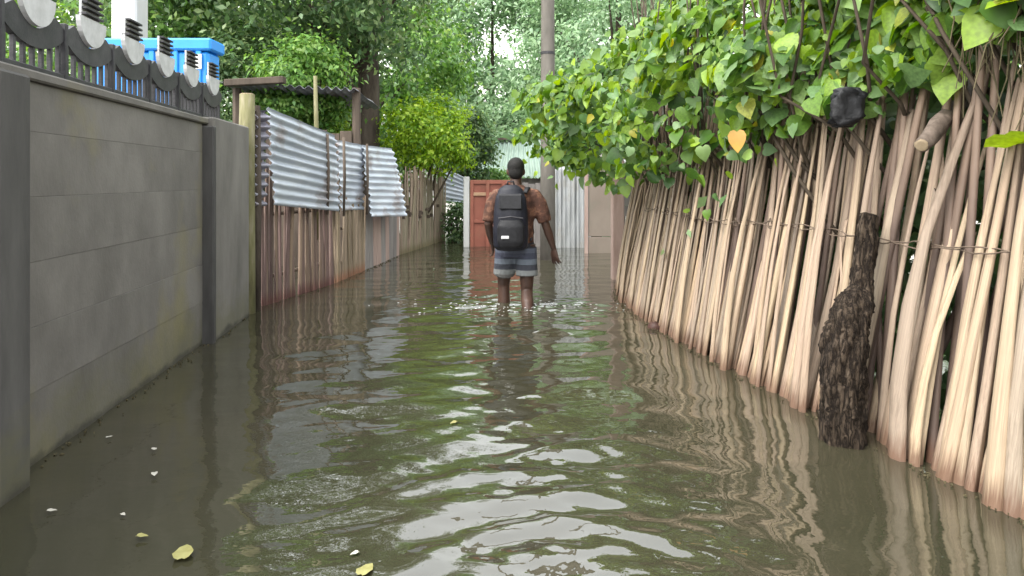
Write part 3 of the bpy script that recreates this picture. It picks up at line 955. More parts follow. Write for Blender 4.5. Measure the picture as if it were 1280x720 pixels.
sh = thing('lean_to_shed', 'brown board lean-to shed behind the largest corrugated sheet', 'shed', (-3.4, 10.3, -0.34))
part('beam', sh, *box((P(282, 104, 10) + P(356, 100, 10)) / 2, (P(356, 100, 10) - P(282, 104, 10)) / 2, (0, 0.07, 0), (0, 0, 0.045), 0.008), M['board_brown'])
for k in range(7):
    x = -3.3 + k * 0.17
    zt = 2.12 - 0.04 * k - R.uniform(0, 0.12)
    part('board', sh, *abox(x - 0.08, x + 0.08, 10.2 + R.uniform(0, 0.02), 10.235, -0.34, zt, 0.004), M['board_brown'])
for x in (-3.8, -2.15):
    part('corner_post', sh, *tube([(x, 10.28, -0.34), (x, 10.28, 2.45)], 0.06, 8, 0.05), M['board_brown'])
part('roof_sheet', sh, *corrugated((-3.95, 11.9, 2.35), (-2.1, 11.9, 2.3), (-2.1, 10.05, 2.42), (-3.95, 10.05, 2.5), pitch=0.12, along=False), M['zinc_old'], True)

# ------------------------------------------------------------------ the end of the alley
gt = thing('metal_gate', 'red sheet metal gate closing the end of the alley behind the man', 'gate', (-0.1, 13.2, -0.34))
gx0, gx1, gy_ = -0.74, 0.16, 13.2
part('gate_leaf', gt, *abox(gx0, gx1, gy_, gy_ + 0.02, -0.2, 1.17, 0), M['red_gate'])
for z0, z1, mm in ((1.11, 1.18, 'red_gate'), (0.9, 0.96, 'red_light'), (0.42, 0.48, 'red_gate'), (-0.15, -0.09, 'red_gate')):
    part('crossbar', gt, *abox(gx0, gx1, gy_ - 0.035, gy_ - 0.002, z0, z1, 0.005), M[mm])
for k in range(4):
    x = gx0 + 0.03 + (gx1 - gx0 - 0.06) * k / 3
    part('stile', gt, *abox(x - 0.03, x + 0.03, gy_ - 0.045, gy_ - 0.0365, -0.15, 1.18, 0.003), M['red_gate'])
part('latch', gt, *abox(-0.2, -0.08, gy_ - 0.07, gy_ - 0.046, 0.62, 0.66, 0.004), M['rail_dark'])
part('concrete_post', gt, *abox(-0.86, -0.755, 13.14, 13.26, -0.34, 1.24, 0.012), M['white_paint'])

gw = thing('board_wall', 'grey brown board wall between the red gate and the utility pole', 'wall', (0.4, 13.25, -0.34))
for k in range(4):
    x = 0.175 + k * 0.12
    part('board', gw, *abox(x, x + 0.116, 13.22 + 0.006 * (k % 2), 13.25, -0.3, 1.15 + R.uniform(-0.05, 0.05), 0.003), M['board_grey'])
part('crossbar', gw, *abox(0.175, 0.65, 13.252, 13.3, 0.85, 0.92, 0.003), M['board_brown'])

pole = thing('utility_pole', 'tall grey brown concrete utility pole right behind the man', 'pole', (0.535, 11.1, -0.34))
part('shaft', pole, *tube([(0.535, 11.1, -0.34), (0.535, 11.1, 1.5), (0.533, 11.1, 4), (0.53, 11.1, 8)], [0.118, 0.112, 0.1, 0.085], 14), M['concrete_pole'], True)
part('metal_band', pole, *tube([(0.535, 11.1, 2.35), (0.535, 11.1, 2.39)], 0.113, 14), M['rail_dark'])
part('metal_band', pole, *tube([(0.533, 11.1, 3.05), (0.533, 11.1, 3.09)], 0.109, 14), M['rail_dark'])

cf = thing('corrugated_fence', 'upright pale ribbed metal fence panels right of the utility pole', 'fence', (1.05, 13.0, -0.34))
for k in range(3):
    x0 = 0.66 + k * 0.235
    V, Fc = corrugated((x0, 13.0 - 0.012 * (k % 2), 1.46 - 0.03 * k), (x0 + 0.25, 13.0 - 0.012 * (k % 2), 1.46 - 0.03 * k), (x0 + 0.25, 13.0, -0.3), (x0, 13.0, -0.3), pitch=0.082, amp=0.02, along=False, seed=k)
    part('ribbed_panel', cf, V, Fc, M['zinc_pale'], True)
part('top_rail', cf, *abox(0.62, 1.38, 13.04, 13.09, 1.2, 1.27, 0.004), M['board_brown'])
dp = thing('panel_door', 'plain brown door panel between the ribbed metal and the pinkish post', 'door', (1.52, 12.0, -0.34))
part('leaf_panel', dp, *abox(1.235, 1.62, 12.0, 12.03, 0.27, 1.5, 0.004), M['door_brown'])
part('kick_panel', dp, *abox(1.235, 1.62, 11.995, 12.03, -0.3, 0.26, 0.004), M['door_brown'])
part('frame_post', dp, *abox(1.17, 1.228, 11.98, 12.05, -0.34, 1.55, 0.006), M['pink_post'])
part('lintel', dp, *abox(1.17, 1.68, 11.98, 12.05, 1.505, 1.57, 0.006), M['board_grey'])
pp = thing('timber_post', 'square pinkish timber post where the palm rib fence starts', 'post', (1.24, 8.85, -0.34))
part('shaft', pp, *abox(1.185, 1.33, 8.8, 8.94, -0.34, 1.42, 0.014), M['pink_post'])
part('cap', pp, *abox(1.175, 1.34, 8.79, 8.95, 1.422, 1.455, 0.008), M['pink_post'])

hs_ = thing('shed', 'shed with pale green ribbed roof beyond the red gate', 'shed', (-0.1, 18.5, -0.34))
part('front_wall', hs_, *abox(-0.9, 1.0, 18.0, 18.06, -0.34, 1.22, 0), M['board_grey'])
part('side_wall', hs_, *abox(-0.9, -0.84, 18.06, 20.5, -0.34, 1.22, 0), M['board_grey'])
part('side_wall', hs_, *abox(0.94, 1.0, 18.06, 20.5, -0.34, 1.22, 0), M['board_grey'])
part('roof', hs_, *corrugated((-0.75, 20.3, 2.22), (1.0, 20.3, 2.3), (1.15, 17.8, 1.25), (-1.0, 17.8, 1.25), pitch=0.13, amp=0.03, along=False, seed=3), M['roof_green'], True)
part('ridge_board', hs_, *box((0.35, 20.2, 2.36), (0.75, 0, 0.08), (0, 0.1, 0), (0, 0, 0.03), 0), M['board_brown'])

hb = thing('weathered_hut', 'grey weathered plank hut half covered in creeper behind the utility pole', 'hut', (1.5, 16.0, -0.34))
for k in range(11):
    z = 0.4 + 0.23 * k
    part('plank', hb, *abox(0.75 + R.uniform(-0.02, 0.02), 3.3, 15.98 + R.uniform(0, 0.02), 16.03, z, z + 0.222, 0.006), M['board_grey'])
part('eave_board', hb, *abox(0.6, 3.5, 15.7, 15.95, 2.98, 3.06, 0.006), M['board_brown'])
part('lower_roof', hb, *corrugated((0.7, 15.9, 1.9), (3.0, 15.9, 1.9), (3.0, 14.6, 1.5), (0.7, 14.6, 1.55), pitch=0.12, amp=0.025, along=False, seed=8), M['zinc_pale'], True)
part('window_shutter', hb, *abox(1.68, 2.05, 15.93, 15.975, 2.0, 2.72, 0.008), M['white_paint'])

# ------------------------------------------------------------------ plants
def rot_from(zdir, ydir):
    """rotation matrices whose columns are x, y, z, with z as the leaf's face and y as its tip"""
    z = zdir / np.linalg.norm(zdir, axis=1, keepdims=True)
    y = ydir - z * (ydir * z).sum(1, keepdims=True)
    y /= np.linalg.norm(y, axis=1, keepdims=True) + 1e-9
    return np.stack([np.cross(y, z), y, z], axis=2)


HALF = [(0.0, 0.07), (0.16, -0.03), (0.36, 0.03), (0.49, 0.24), (0.45, 0.5), (0.27, 0.76), (0.0, 1.03)]
MID = [(0.0, 0.07), (0.0, 0.36), (0.0, 0.7), (0.0, 1.03)]


def heart(fold=0.25, droop=0.25, wav=0.0, wide=1.0):
    V, Fc = [], []
    def z(x, y): return fold * abs(x) - droop * (y - 0.3) ** 2 * (1 if y > 0.3 else 0.3) + wav * math.sin(9 * y) * abs(x)
    mid = []
    for x, y in MID:
        mid.append(len(V)); V.append((x, y, z(x, y)))
    for s in (1, -1):
        idx = [mid[0]]
        for x, y in HALF[1:-1]:
            idx.append(len(V)); V.append((s * x * wide, y, z(x, y)))
        idx.append(mid[3])
        f = [(mid[0], idx[1], idx[2]), (mid[0], idx[2], mid[1]), (mid[1], idx[2], idx[3]), (mid[1], idx[3], idx[4]), (mid[1], idx[4], mid[2]), (mid[2], idx[4], idx[5]), (mid[2], idx[5], mid[3])]
        Fc += f if s > 0 else [t_[::-1] for t_ in f]
    return np.array(V), np.array(Fc)


OVAL = (np.array([(0, 0, 0), (0.26, 0.42, 0.07), (0, 1, -0.08), (-0.26, 0.42, 0.07)], dtype=float), np.array([(0, 1, 2, 3)]))


def scatter(tv, tf, pos, Rm, size):
    V = np.einsum('nij,vj->nvi', Rm, tv) * size[:, None, None] + pos[:, None, :]
    n, k = len(pos), len(tv)
    Fc = (tf[None] + (np.arange(n) * k)[:, None, None]).reshape(-1, tf.shape[1])
    return V.reshape(-1, 3), Fc


def leaf_frames(n, out, r, spread=0.7, droop=0.6):
    zd = out + r.normal(0, spread, (n, 3))
    yd = r.normal(0, 1, (n, 3)); yd[:, 2] -= droop
    return rot_from(zd, yd)


def clumped(r, n, center, radii, clumps, csize, shell=0.55):
    d = r.normal(0, 1, (clumps, 3)); d /= np.linalg.norm(d, axis=1, keepdims=True)
    rad = (shell + (1 - shell) * r.uniform(0, 1, (clumps, 1))) ** 0.6
    cc = np.array(center) + d * rad * np.array(radii)
    w = r.uniform(0.35, 1.0, clumps)
    pick = r.choice(clumps, n, p=w / w.sum())
    g_ = r.normal(0, 1, (n, 3)); g_ *= (0.35 + 0.65 * r.uniform(0, 1, (n, 1)))
    pos = cc[pick] + g_ * csize * (0.6 + 0.7 * w[pick][:, None]) * np.array([1, 1, 0.7])
    out = (pos - np.array(center)) / np.array(radii)
    out /= np.linalg.norm(out, axis=1, keepdims=True) + 1e-6
    return pos, out + np.array([0, 0, 0.5]), cc


def tree(name, label, base, top, tr_r, center, radii, n, leaf, mat, clumps=60, csize=0.6, seed=0, group=None, limbs=7, cat='tree', shell=0.45, trunk_mat='bark', ovals=1.0):
    r = np.random.default_rng(seed)
    o = thing(name, label, cat, base, group)
    b, tpt, c = np.array(base, float), np.array(top, float), np.array(center, float)
    mid = (b + tpt) / 2 + r.normal(0, 0.02, 3) * np.linalg.norm(tpt - b)
    tpts = [b, b * 0.6 + mid * 0.4, mid, mid * 0.4 + tpt * 0.6, tpt, tpt * 0.35 + c * 0.65]
    trunk_o = part('trunk', o, *tube(tpts, [tr_r * f for f in (1.25, 1.02, 0.98, 0.94, 0.9, 0.4)], 12, 0.06), M[trunk_mat], True)
    pos, out, cc = clumped(r, n, center, radii, clumps, csize, shell)
    for k in range(limbs):
        e = cc[k * (len(cc) // max(1, limbs))]
        s_ = tpt * (0.9 - 0.07 * (k % 4)) + b * (0.1 + 0.07 * (k % 4)) if k % 2 else tpt
        m_ = s_ * 0.5 + e * 0.5 + np.array([0, 0, 0.12 * np.linalg.norm(e - s_)])
        part('limb', trunk_o, *tube([s_, s_ * 0.6 + m_ * 0.4, m_, e], [tr_r * 0.42, tr_r * 0.34, tr_r * 0.22, tr_r * 0.06], 7, 0.06), M[trunk_mat], True)
    Rm = leaf_frames(n, out, r)
    V, Fc = scatter(OVAL[0] * np.array([ovals, 1, 1]), OVAL[1], pos, Rm, leaf * r.uniform(0.6, 1.35, n))
    part('crown', o, V, Fc, M[mat], kind='stuff')
    return o


def bush(name, label, center, radii, n, leaf, mat, clumps=40, csize=0.16, seed=0, cat='bush', stems=6, group=None, base_z=-0.34, bxy=None):
    r = np.random.default_rng(seed)
    c = np.array(center, float)
    bx, by = (c[0], c[1]) if bxy is None else bxy
    o = thing(name, label, cat, (bx, by, base_z), group)
    pos, out, cc = clumped(r, n, center, radii, clumps, csize, 0.3)
    for k in range(stems):
        e = cc[k]
        s_ = np.array([bx + r.normal(0, 0.08), by + r.normal(0, 0.08), base_z])
        part('stem', o, *tube([s_, s_ * 0.5 + e * 0.5 + r.normal(0, 0.05, 3), e], [0.035, 0.025, 0.01], 6, 0.08), M['vine_stem'], True)
    Rm = leaf_frames(n, out, r)
    V, Fc = scatter(OVAL[0], OVAL[1], pos, Rm, leaf * r.uniform(0.6, 1.35, n))
    part('foliage', o, V, Fc, M[mat], kind='stuff')
    return o


tree('shade_tree', 'dark leaved tree with a thick black trunk rising behind the pale corrugated sheet', (-2.62, 13.3, -0.34), (-2.55, 13.2, 3.6), 0.2, (-3.9, 13.2, 5.6), (3.2, 3.0, 2.7), 30000, 0.13, 'leaf_dark', clumps=110, csize=0.5, seed=1)
tree('grey_green_tree', 'hazy pale green tree filling the middle above the shed roof', (-0.6, 27, -0.34), (-0.7, 27, 3.2), 0.25, (-0.9, 27, 5.6), (3.5, 2.6, 4.5), 36000, 0.23, 'leaf_pale', clumps=110, csize=0.6, seed=2, ovals=0.7)
tree('background_tree', 'mid green tree behind the lime bush and the bamboo fence', (-4.2, 20, -0.34), (-4.1, 20, 2.5), 0.2, (-3.9, 20, 4.0), (2.8, 2.2, 3.3), 20000, 0.16, 'leaf_mid', clumps=90, csize=0.5, seed=3)
tree('background_tree', 'deep green tree above the blue tank', (-7.6, 14.5, -0.34), (-7.5, 14.5, 2.2), 0.2, (-7.3, 14.5, 3.7), (3.2, 2.4, 3.0), 26000, 0.14, 'leaf_mid', clumps=100, csize=0.5, seed=4)
tree('background_tree', 'tree with dull green crown behind the white column', (-11.5, 18, -0.34), (-11.5, 18, 2.5), 0.22, (-11.2, 18, 5), (3.8, 2.5, 4.8), 16000, 0.2, 'leaf_dark', clumps=80, csize=0.7, seed=5)
tree('background_tree', 'pale tree behind the plank hut', (3.4, 24, -0.34), (3.4, 24, 3), 0.22, (3.4, 24, 5.2), (3.2, 2.5, 4.6), 20000, 0.18, 'leaf_pale', clumps=90, csize=0.6, seed=6)
tree('background_tree', 'green tree rising behind the vine at the right', (6.0, 13, -0.34), (6.0, 13, 1.6), 0.18, (6.0, 13, 2.8), (3.4, 2.0, 2.3), 14000, 0.16, 'leaf_mid', clumps=70, csize=0.5, seed=7)
tree('background_tree', 'distant pale tree beyond the shade tree', (-8.5, 31, -0.34), (-8.5, 31, 3), 0.25, (-8.3, 31, 5.5), (4.6, 2.5, 5.4), 16000, 0.24, 'leaf_pale', clumps=80, csize=0.8, seed=8)
tree('background_tree', 'farthest tree between the hazy tree and the plank hut', (5.0, 36, -0.34), (5.0, 36, 3), 0.25, (4.6, 36, 6), (5.2, 2.5, 6.0), 16000, 0.26, 'leaf_pale', clumps=80, csize=0.8, seed=9)
bush('lime_bush', 'bright lime green bush spilling over the bamboo fence', (-1.5, 13.4, 1.95), (0.8, 0.8, 0.75), 7000, 0.085, 'leaf_lime', clumps=50, csize=0.17, seed=11, bxy=(-2.0, 13.6))
bush('leafy_bush', 'green bush above the shed boards and the largest corrugated sheet', (-3.15, 10.9, 2.5), (0.62, 0.6, 1.0), 7000, 0.085, 'leaf_mid', clumps=55, csize=0.17, seed=12)
bush('leafy_bush', 'yellowish bush at the foot of the dark trunk', (-3.05, 11.8, 2.0), (0.36, 0.5, 0.75), 3600, 0.08, 'leaf_lime', clumps=40, csize=0.14, seed=13)
bush('leafy_bush', 'dull bush behind the lean-to shed beam', (-4.2, 11.6, 2.4), (0.9, 0.6, 1.2), 6000, 0.09, 'leaf_dark', clumps=45, csize=0.2, seed=14)
bush('dark_shrub', 'dark green shrub standing in water under the small far corrugated sheet', (-1.02, 14.3, 0.38), (0.27, 0.25, 0.42), 2600, 0.075, 'leaf_dark', clumps=24, csize=0.1, seed=15, stems=4)
bush('feathery_bush', 'blue green bush between the lime bush and the shed roof', (-0.95, 16.5, 1.9), (0.5, 0.5, 0.95), 5000, 0.1, 'leaf_dark', clumps=40, csize=0.15, seed=16)
bush('low_hedge', 'low green hedge in front of the pale green roof', (-0.45, 17.2, 1.0), (0.7, 0.3, 0.42), 4000, 0.08, 'leaf_mid', clumps=36, csize=0.12, seed=17)
bush('creeper', 'creeper hanging over the weathered plank hut', (1.75, 15.5, 2.1), (0.85, 0.25, 0.9), 4200, 0.1, 'leaf_mid', clumps=30, csize=0.17, seed=18, cat='creeper')
bush('undergrowth_bush', 'wide pale green thicket far behind the shed', (0.5, 22.5, 1.6), (3.6, 0.8, 1.9), 12000, 0.13, 'leaf_pale', clumps=80, csize=0.35, seed=19, cat='thicket')
bush('undergrowth_bush', 'wide dark thicket behind the bamboo fence and shade tree', (-5.4, 17.0, 1.4), (3.6, 0.8, 1.9), 14000, 0.12, 'leaf_dark', clumps=90, csize=0.35, seed=20, cat='thicket')
bush('undergrowth_bush', 'dull green thicket behind the blue tank', (-7.0, 11.8, 1.5), (2.2, 0.8, 1.6), 9000, 0.1, 'leaf_dark', clumps=70, csize=0.3, seed=21, cat='thicket')

bush('garden_hedge', 'dense dark garden hedge close behind the near end of the palm rib fence', (2.95, 3.0, 1.1), (0.55, 1.9, 1.35), 9000, 0.11, 'leaf_dark', clumps=80, csize=0.25, seed=23, cat='hedge')
bush('garden_hedge', 'dense dark garden hedge behind the far half of the palm rib fence', (2.5, 6.6, 1.1), (0.6, 2.2, 1.3), 9000, 0.11, 'leaf_dark', clumps=80, csize=0.25, seed=24, cat='hedge')

# the vine on the right fence
vine = thing('vine', 'heart leaved green vine heaped over the top of the palm rib fence', 'vine', (1.9, 4.6, -0.34))
VY = np.array([1.2, 2.2, 2.6, 3.15, 3.5, 4.1, 4.7, 5.7, 7.0, 8.2])
VZ = np.array([1.95, 1.86, 1.80, 1.70, 1.63, 1.54, 1.47, 1.31, 1.2, 1.3])
VT = np.array([2.5, 2.6, 2.7, 2.75, 2.8, 2.95, 3.05, 3.2, 3.3, 3.1])        # top of the heap
VO = np.array([0.0, 0.02, 0.04, 0.08, 0.1, 0.18, 0.28, 0.5, 0.95, 1.05])    # how far it hangs out over the water


def fence_x(Y): return np.interp(Y, RP.p[::-1, 1], RP.p[::-1, 0])


def vine_leaves(n, r, back=False):
    Y = 1.5 + 7.0 * r.uniform(0, 1, n) ** 0.9
    zl, zt, ov = np.interp(Y, VY, VZ), np.interp(Y, VY, VT), np.interp(Y, VY, VO)
    ragged = 0.1 * np.sin(6.3 * Y + 1) + 0.08 * np.sin(13 * Y) + 0.05 * np.sin(29 * Y)
    if not back:
        u = r.uniform(0, 1, n) ** 0.85
        z = zl + ragged * 0.8 + (zt - zl) * u
        z = z - (r.uniform(0, 1, n) < 0.05) * np.abs(r.normal(0, 0.2, n)) * (u < 0.3)
        bulge = np.sin(np.clip(u * 1.25 + 0.12, 0, 1) * math.pi)
        lump = 0.2 * np.sin(5 * Y + 3 * z) + 0.16 * np.sin(8 * z - 3 * Y) + 0.1 * np.sin(11 * z + 9 * Y)
        x = fence_x(Y) + 0.17 * (z + 0.3) - 0.05 - (ov + lump * (0.25 + ov)) * bulge + np.abs(r.normal(0, 0.13, n)) - 0.05
        out = np.stack([-0.75 * np.ones(n), -0.55 * np.ones(n), 0.25 + 0.7 * u], 1)
    else:
        z = r.uniform(0.15, 2.3, n)
        x = fence_x(Y) + 0.17 * (z + 0.3) + 0.25 + r.uniform(0, 0.75, n)
        out = np.stack([-0.6 * np.ones(n), -0.4 * np.ones(n), 0.6 * np.ones(n)], 1)
    pos = np.stack([x, Y, z], 1)
    zd = out + r.normal(0, 0.55, (n, 3))
    yd = r.normal(0, 0.7, (n, 3)) + np.array([-0.25, 0, -0.9])
    return pos, rot_from(zd, yd)


r_ = np.random.default_rng(33)
pos, Rm = vine_leaves(9500, r_)
size = (0.042 + 0.095 * r_.uniform(0, 1, len(pos)) ** 1.7) * np.interp(pos[:, 1], [2.5, 3.6, 5, 8], [1.35, 1.2, 1.0, 1.0])
hearts = [heart(0.25, 0.3, 0.06), heart(0.1, 0.55, 0.12), heart(0.75, 0.15, 0.1, 0.8), heart(-0.2, 0.4, 0.12, 1.1)]
# the 300 that show largest: nearest to the lens and on the outside of the heap become leaves of their own
outness = (fence_x(pos[:, 1]) + 0.17 * (pos[:, 2] + 0.3) - pos[:, 0])
px_ = 640 + F * pos[:, 0] / pos[:, 1]
py_ = HZ - F * (pos[:, 2] - CAMZ) / pos[:, 1]
inframe = (px_ > 5) & (px_ < 1275) & (py_ > 0)
facing = np.abs(np.einsum('ni,ni->n', Rm[:, :, 2], -pos / np.linalg.norm(pos, axis=1, keepdims=True) + np.array([0, 0, 0.2])))
score = np.where(inframe, size / pos[:, 1] * (0.5 + facing) * (0.55 + np.clip(outness - np.interp(pos[:, 1], VY, VO) + 0.1, -0.2, 0.25)), 0)
order = np.argsort(-score)
big = order[:296]
rest = order[296:]
lm = [make_mesh('leaf', v * 1.0, f, M['leaf_vine'], True) for v, f in hearts]
for k, i in enumerate(big):
    m = Matrix.Identity(4)
    for a in range(3):
        for b in range(3): m[a][b] = Rm[i, a, b] * size[i]
        m[a][3] = pos[i, a]
    inst('leaf', lm[k % 4], vine, m)
VV, FF, off = [], [], 0
for k in range(4):
    s = rest[k::4]
    V, Fc = scatter(*hearts[k], pos[s], Rm[s], size[s])
    VV.append(V); FF.append(Fc + off); off += len(V)
part('foliage', vine, np.concatenate(VV), np.concatenate(FF), M['leaf_vine'], True, kind='stuff')
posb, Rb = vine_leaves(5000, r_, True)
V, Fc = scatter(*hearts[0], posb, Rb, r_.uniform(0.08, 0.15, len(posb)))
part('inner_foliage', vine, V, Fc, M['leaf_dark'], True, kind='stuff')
for k in range(44):                                             # woody stems and hanging runners
    Y = r_.uniform(2.2, 7.4)
    x0 = fence_x(Y) + 0.17 * 1.6 + r_.uniform(-0.12, 0.1)
    zt, zl = np.interp(Y, VY, VT) - 0.4, np.interp(Y, VY, VZ)
    p0 = np.array([x0 + 0.25, Y + r_.normal(0, 0.2), zl - r_.uniform(0.1, 0.7)])
    p1 = np.array([x0 - r_.uniform(0, 0.1), Y, zl + 0.1])
    p2 = np.array([x0 - r_.uniform(0, 0.2), Y + r_.normal(0, 0.25), zt])
    part('stem', vine, *tube([p0, p0 * 0.5 + p1 * 0.5 + r_.normal(0, 0.04, 3), p1, p1 * 0.5 + p2 * 0.5 + r_.normal(0, 0.05, 3), p2], [0.012, 0.011, 0.009, 0.008, 0.005], 6, 0.1), M['vine_stem'], True)
gg = G()                                                        # dry tangle of dead runners under the leaves at the near end
for k in range(70):
    Y = r_.uniform(2.45, 3.1)
    x0 = fence_x(Y) + 0.17 * 1.9 - 0.07 + r_.normal(0, 0.03)
    p0 = np.array([x0, Y, 1.86 + r_.normal(0, 0.06)])
    p2 = p0 + np.array([r_.normal(-0.02, 0.05), r_.normal(0, 0.05), -r_.uniform(0.15, 0.42)])
    gg.add(*tube([p0, (p0 + p2) / 2 + r_.normal(0, 0.015, 3), p2], [0.004, 0.0035, 0.002], 4))
part('dry_tangle', vine, *gg.out(), M['dry_brush'], kind='stuff')
yl = heart(0.15, 0.2, 0.0, 0.82)
Ym = 4.35
c = P(921, 163, Ym)
Rr = rot_from(np.array([[-0.35, -0.9, 0.15]]), np.array([[0.05, 0, -1.0]]))[0]
part('leaf', vine, yl[0] @ Rr.T * 0.13 + c, [tuple(f) for f in yl[1]], M['leaf_yellow'], True, label='single large yellow leaf hanging at the lower edge')
for (px, py, Y, s) in ((781, 232, 6.6, 0.11), (884, 262, 4.85, 0.07), (878, 182, 5.1, 0.11)):
    Rr = rot_from(np.array([[-0.5, -0.8, 0.3]]) + r_.normal(0, 0.2, (1, 3)), np.array([[0.2, 0, -1.0]]))[0]
    part('leaf', vine, hearts[1][0] @ Rr.T * s + P(px, py, Y), [tuple(f) for f in hearts[1][1]], M['leaf_vine'], True)

# ------------------------------------------------------------------ trunk, branch, bag and clod by the right fence
tt = thing('tree_trunk', 'rough dark trunk with cracked bark standing in the water against the rib fence', 'trunk', (1.47, 3.36, -0.34))
cen = [(1054, 560, 3.36), (1053, 530, 3.36), (1052, 500, 3.36), (1054, 460, 3.36), (1058, 425, 3.37), (1063, 400, 3.38), (1070, 380, 3.4), (1077, 362, 3.43), (1079, 335, 3.45), (1084, 305, 3.46), (1083, 285, 3.46), (1087, 266, 3.47)]
rad = [0.098, 0.096, 0.094, 0.093, 0.092, 0.088, 0.075, 0.052, 0.044, 0.049, 0.04, 0.036]
pts = [P(*c) for c in cen]
pts[0] = pts[0] - np.array([0, 0, 0.3])
fine_p, fine_r = [], []
for i in range(len(pts) - 1):
    for k in range(9):
        f = k / 9
        fine_p.append(pts[i] * (1 - f) + pts[i + 1] * f); fine_r.append(rad[i] * (1 - f) + rad[i + 1] * f)
V, Fc = tube(fine_p, fine_r, 40)
V = np.array(V)
fp = np.repeat(np.array(fine_p), 40, axis=0)
ang = np.tile(np.arange(40) * 2 * math.pi / 40, len(fine_p))
hgt = V[:, 2]
rid = 0.75 * (0.09 * np.sin(ang * 5 + 1.6 * np.sin(hgt * 9)) + 0.07 * np.sin(ang * 9 - 2.3 * np.sin(hgt * 13 + 1)) + 0.06 * np.sin(hgt * 40 + 3 * np.sin(ang * 2)) + 0.07 * np.sin(hgt * 17 + ang * 3) + 0.05 * r_.normal(0, 1, len(ang)) + 0.06 * np.sin(ang * 14 + 4 * np.sin(hgt * 21)) + 0.05 * np.sin(hgt * 6.5 + ang))
V = fp + (V - fp) * (1 + rid[:, None])
part('bole', tt, V, Fc, M['bark_log'], True)
br = thing('branch', 'thick sawn branch poking diagonally out between the palm ribs', 'branch', P(1170, 165, 3.0))
p0, p1 = P(1152, 182, 3.12), P(1196, 132, 3.4)
part('limb', br, *tube([p0, p0 * 0.8 + p1 * 0.2, p0 * 0.6 + p1 * 0.4 + [0, 0, 0.01], p1 * 0.7 + p0 * 0.3, p1, p1 + (p1 - p0) * 0.6], [0.03, 0.036, 0.039, 0.034, 0.038, 0.036], 12, 0.16), M['branch'], True)
d = (p1 - p0) / np.linalg.norm(p1 - p0)
part('cut_face', br, *tube([p0 - d * 0.004, p0 - d * 0.001], [0.022, 0.028], 12, 0.1), M['cut_wood'])

# crumpled black bag
n_u, n_v = 22, 16
V, Fc = [], []
c = P(1058, 134, 3.2)
for j in range(n_v + 1):
    for i in range(n_u):
        a, b = 2 * math.pi * i / n_u, math.pi * j / n_v
        rr = 1 + 0.16 * math.sin(3 * a + 2 * b) + 0.12 * math.sin(7 * a - 3 * b + 1) + 0.1 * math.sin(9 * b + 4 * a) + 0.06 * math.sin(11 * a + 5 * b)
        sq = 0.75 + 0.25 * math.cos(b) ** 2
        sc_ = lambda v, e: math.copysign(abs(v) ** e, v)
        V.append(c + np.array([0.062 * rr * sc_(math.sin(b), 0.35) * sc_(math.cos(a), 0.5) + 0.012 * math.cos(b), 0.04 * rr * math.sin(b) ** 0.5 * sc_(math.sin(a), 0.6), 0.08 * sc_(math.cos(b), 0.6) * (1 + 0.1 * math.sin(3 * a + 1))]))
for j in range(n_v):
    for i in range(n_u):
        a, b = j * n_u + i, j * n_u + (i + 1) % n_u
        Fc.append((a, a + n_u, b + n_u, b))
bag = thing('plastic_bag', 'crumpled black plastic bag hanging under the vine on the rib fence', 'bag', c)
part('sack', bag, V, Fc, M['black_bag'], True)


def rock(c, s, seed):
    r = np.random.default_rng(seed)
    V, Fc = [], []
    for j in range(9):
        for i in range(12):
            a, b = 2 * math.pi * i / 12, math.pi * j / 8
            q_ = 1 + r.normal(0, 0.09)
            V.append(np.array(c) + np.array([s[0] * q_ * math.sin(b) * math.cos(a), s[1] * q_ * math.sin(b) * math.sin(a), s[2] * q_ * math.cos(b)]))
    for j in range(8):
        for i in range(12):
            a, b = j * 12 + i, j * 12 + (i + 1) % 12
            Fc.append((a, a + 12, b + 12, b))
    return V, Fc


w_ = on_water(818, 410)
single('clod', *rock(w_ + [0, 0, 0.0], (0.055, 0.06, 0.05), 3), M['clod'], 'dark reddish clod poking out of the water at the foot of the rib fence', 'clod', True)


# floating leaves and scraps
def float_leaf(px, py, L, mat, lab, seed, group='leaves and scraps floating on the water'):
    r = np.random.default_rng(seed)
    w = on_water(px, py)
    a = r.uniform(0, 6.28) if seed != 1 else 0.25
    v, f = heart(0.12, 0.05, 0.08, 0.62)
    R2 = np.array([[math.cos(a), math.sin(a), 0], [-math.sin(a), math.cos(a), 0], [0, 0, 1]])
    v = (v - [0, 0.5, 0]) * L @ R2 + w + [0, 0, 0.012]
    single('floating_leaf', v, [tuple(x) for x in f], M[mat], lab, 'leaf', True, group)


for i, (px, py, L, mt, lab) in enumerate([
        (230, 694, 0.1, 'leaf_float', 'large yellow green leaf floating near the bottom left of the water'),
        (458, 716, 0.075, 'leaf_float', 'yellowish leaf floating at the very bottom edge left of centre'),
        (65, 642, 0.035, 'leaf_dry', 'pale scrap floating closest to the dark near pillar'),
        (154, 647, 0.025, 'leaf_dry', 'tiny pale scrap floating above the large yellow green leaf'),
        (192, 564, 0.035, 'leaf_dry', 'pale scrap floating off the middle of the concrete wall, upper of two'),
        (193, 596, 0.04, 'leaf_dry', 'pale scrap floating off the middle of the concrete wall, lower of two'),
        (137, 549, 0.03, 'leaf_dry', 'small pale scrap floating tight by the foot of the concrete wall'),
        (178, 674, 0.04, 'leaf_float', 'dull curled leaf floating between pale scrap and yellow green leaf'),
        (567, 531, 0.045, 'leaf_float', 'lone pale leaf floating in mid water toward the man'),
        (443, 696, 0.03, 'leaf_dry', 'small reddish scrap floating just above the yellowish bottom leaf')]):
    float_leaf(px, py, L, mt, lab, i + (1 if i == 0 else 40))

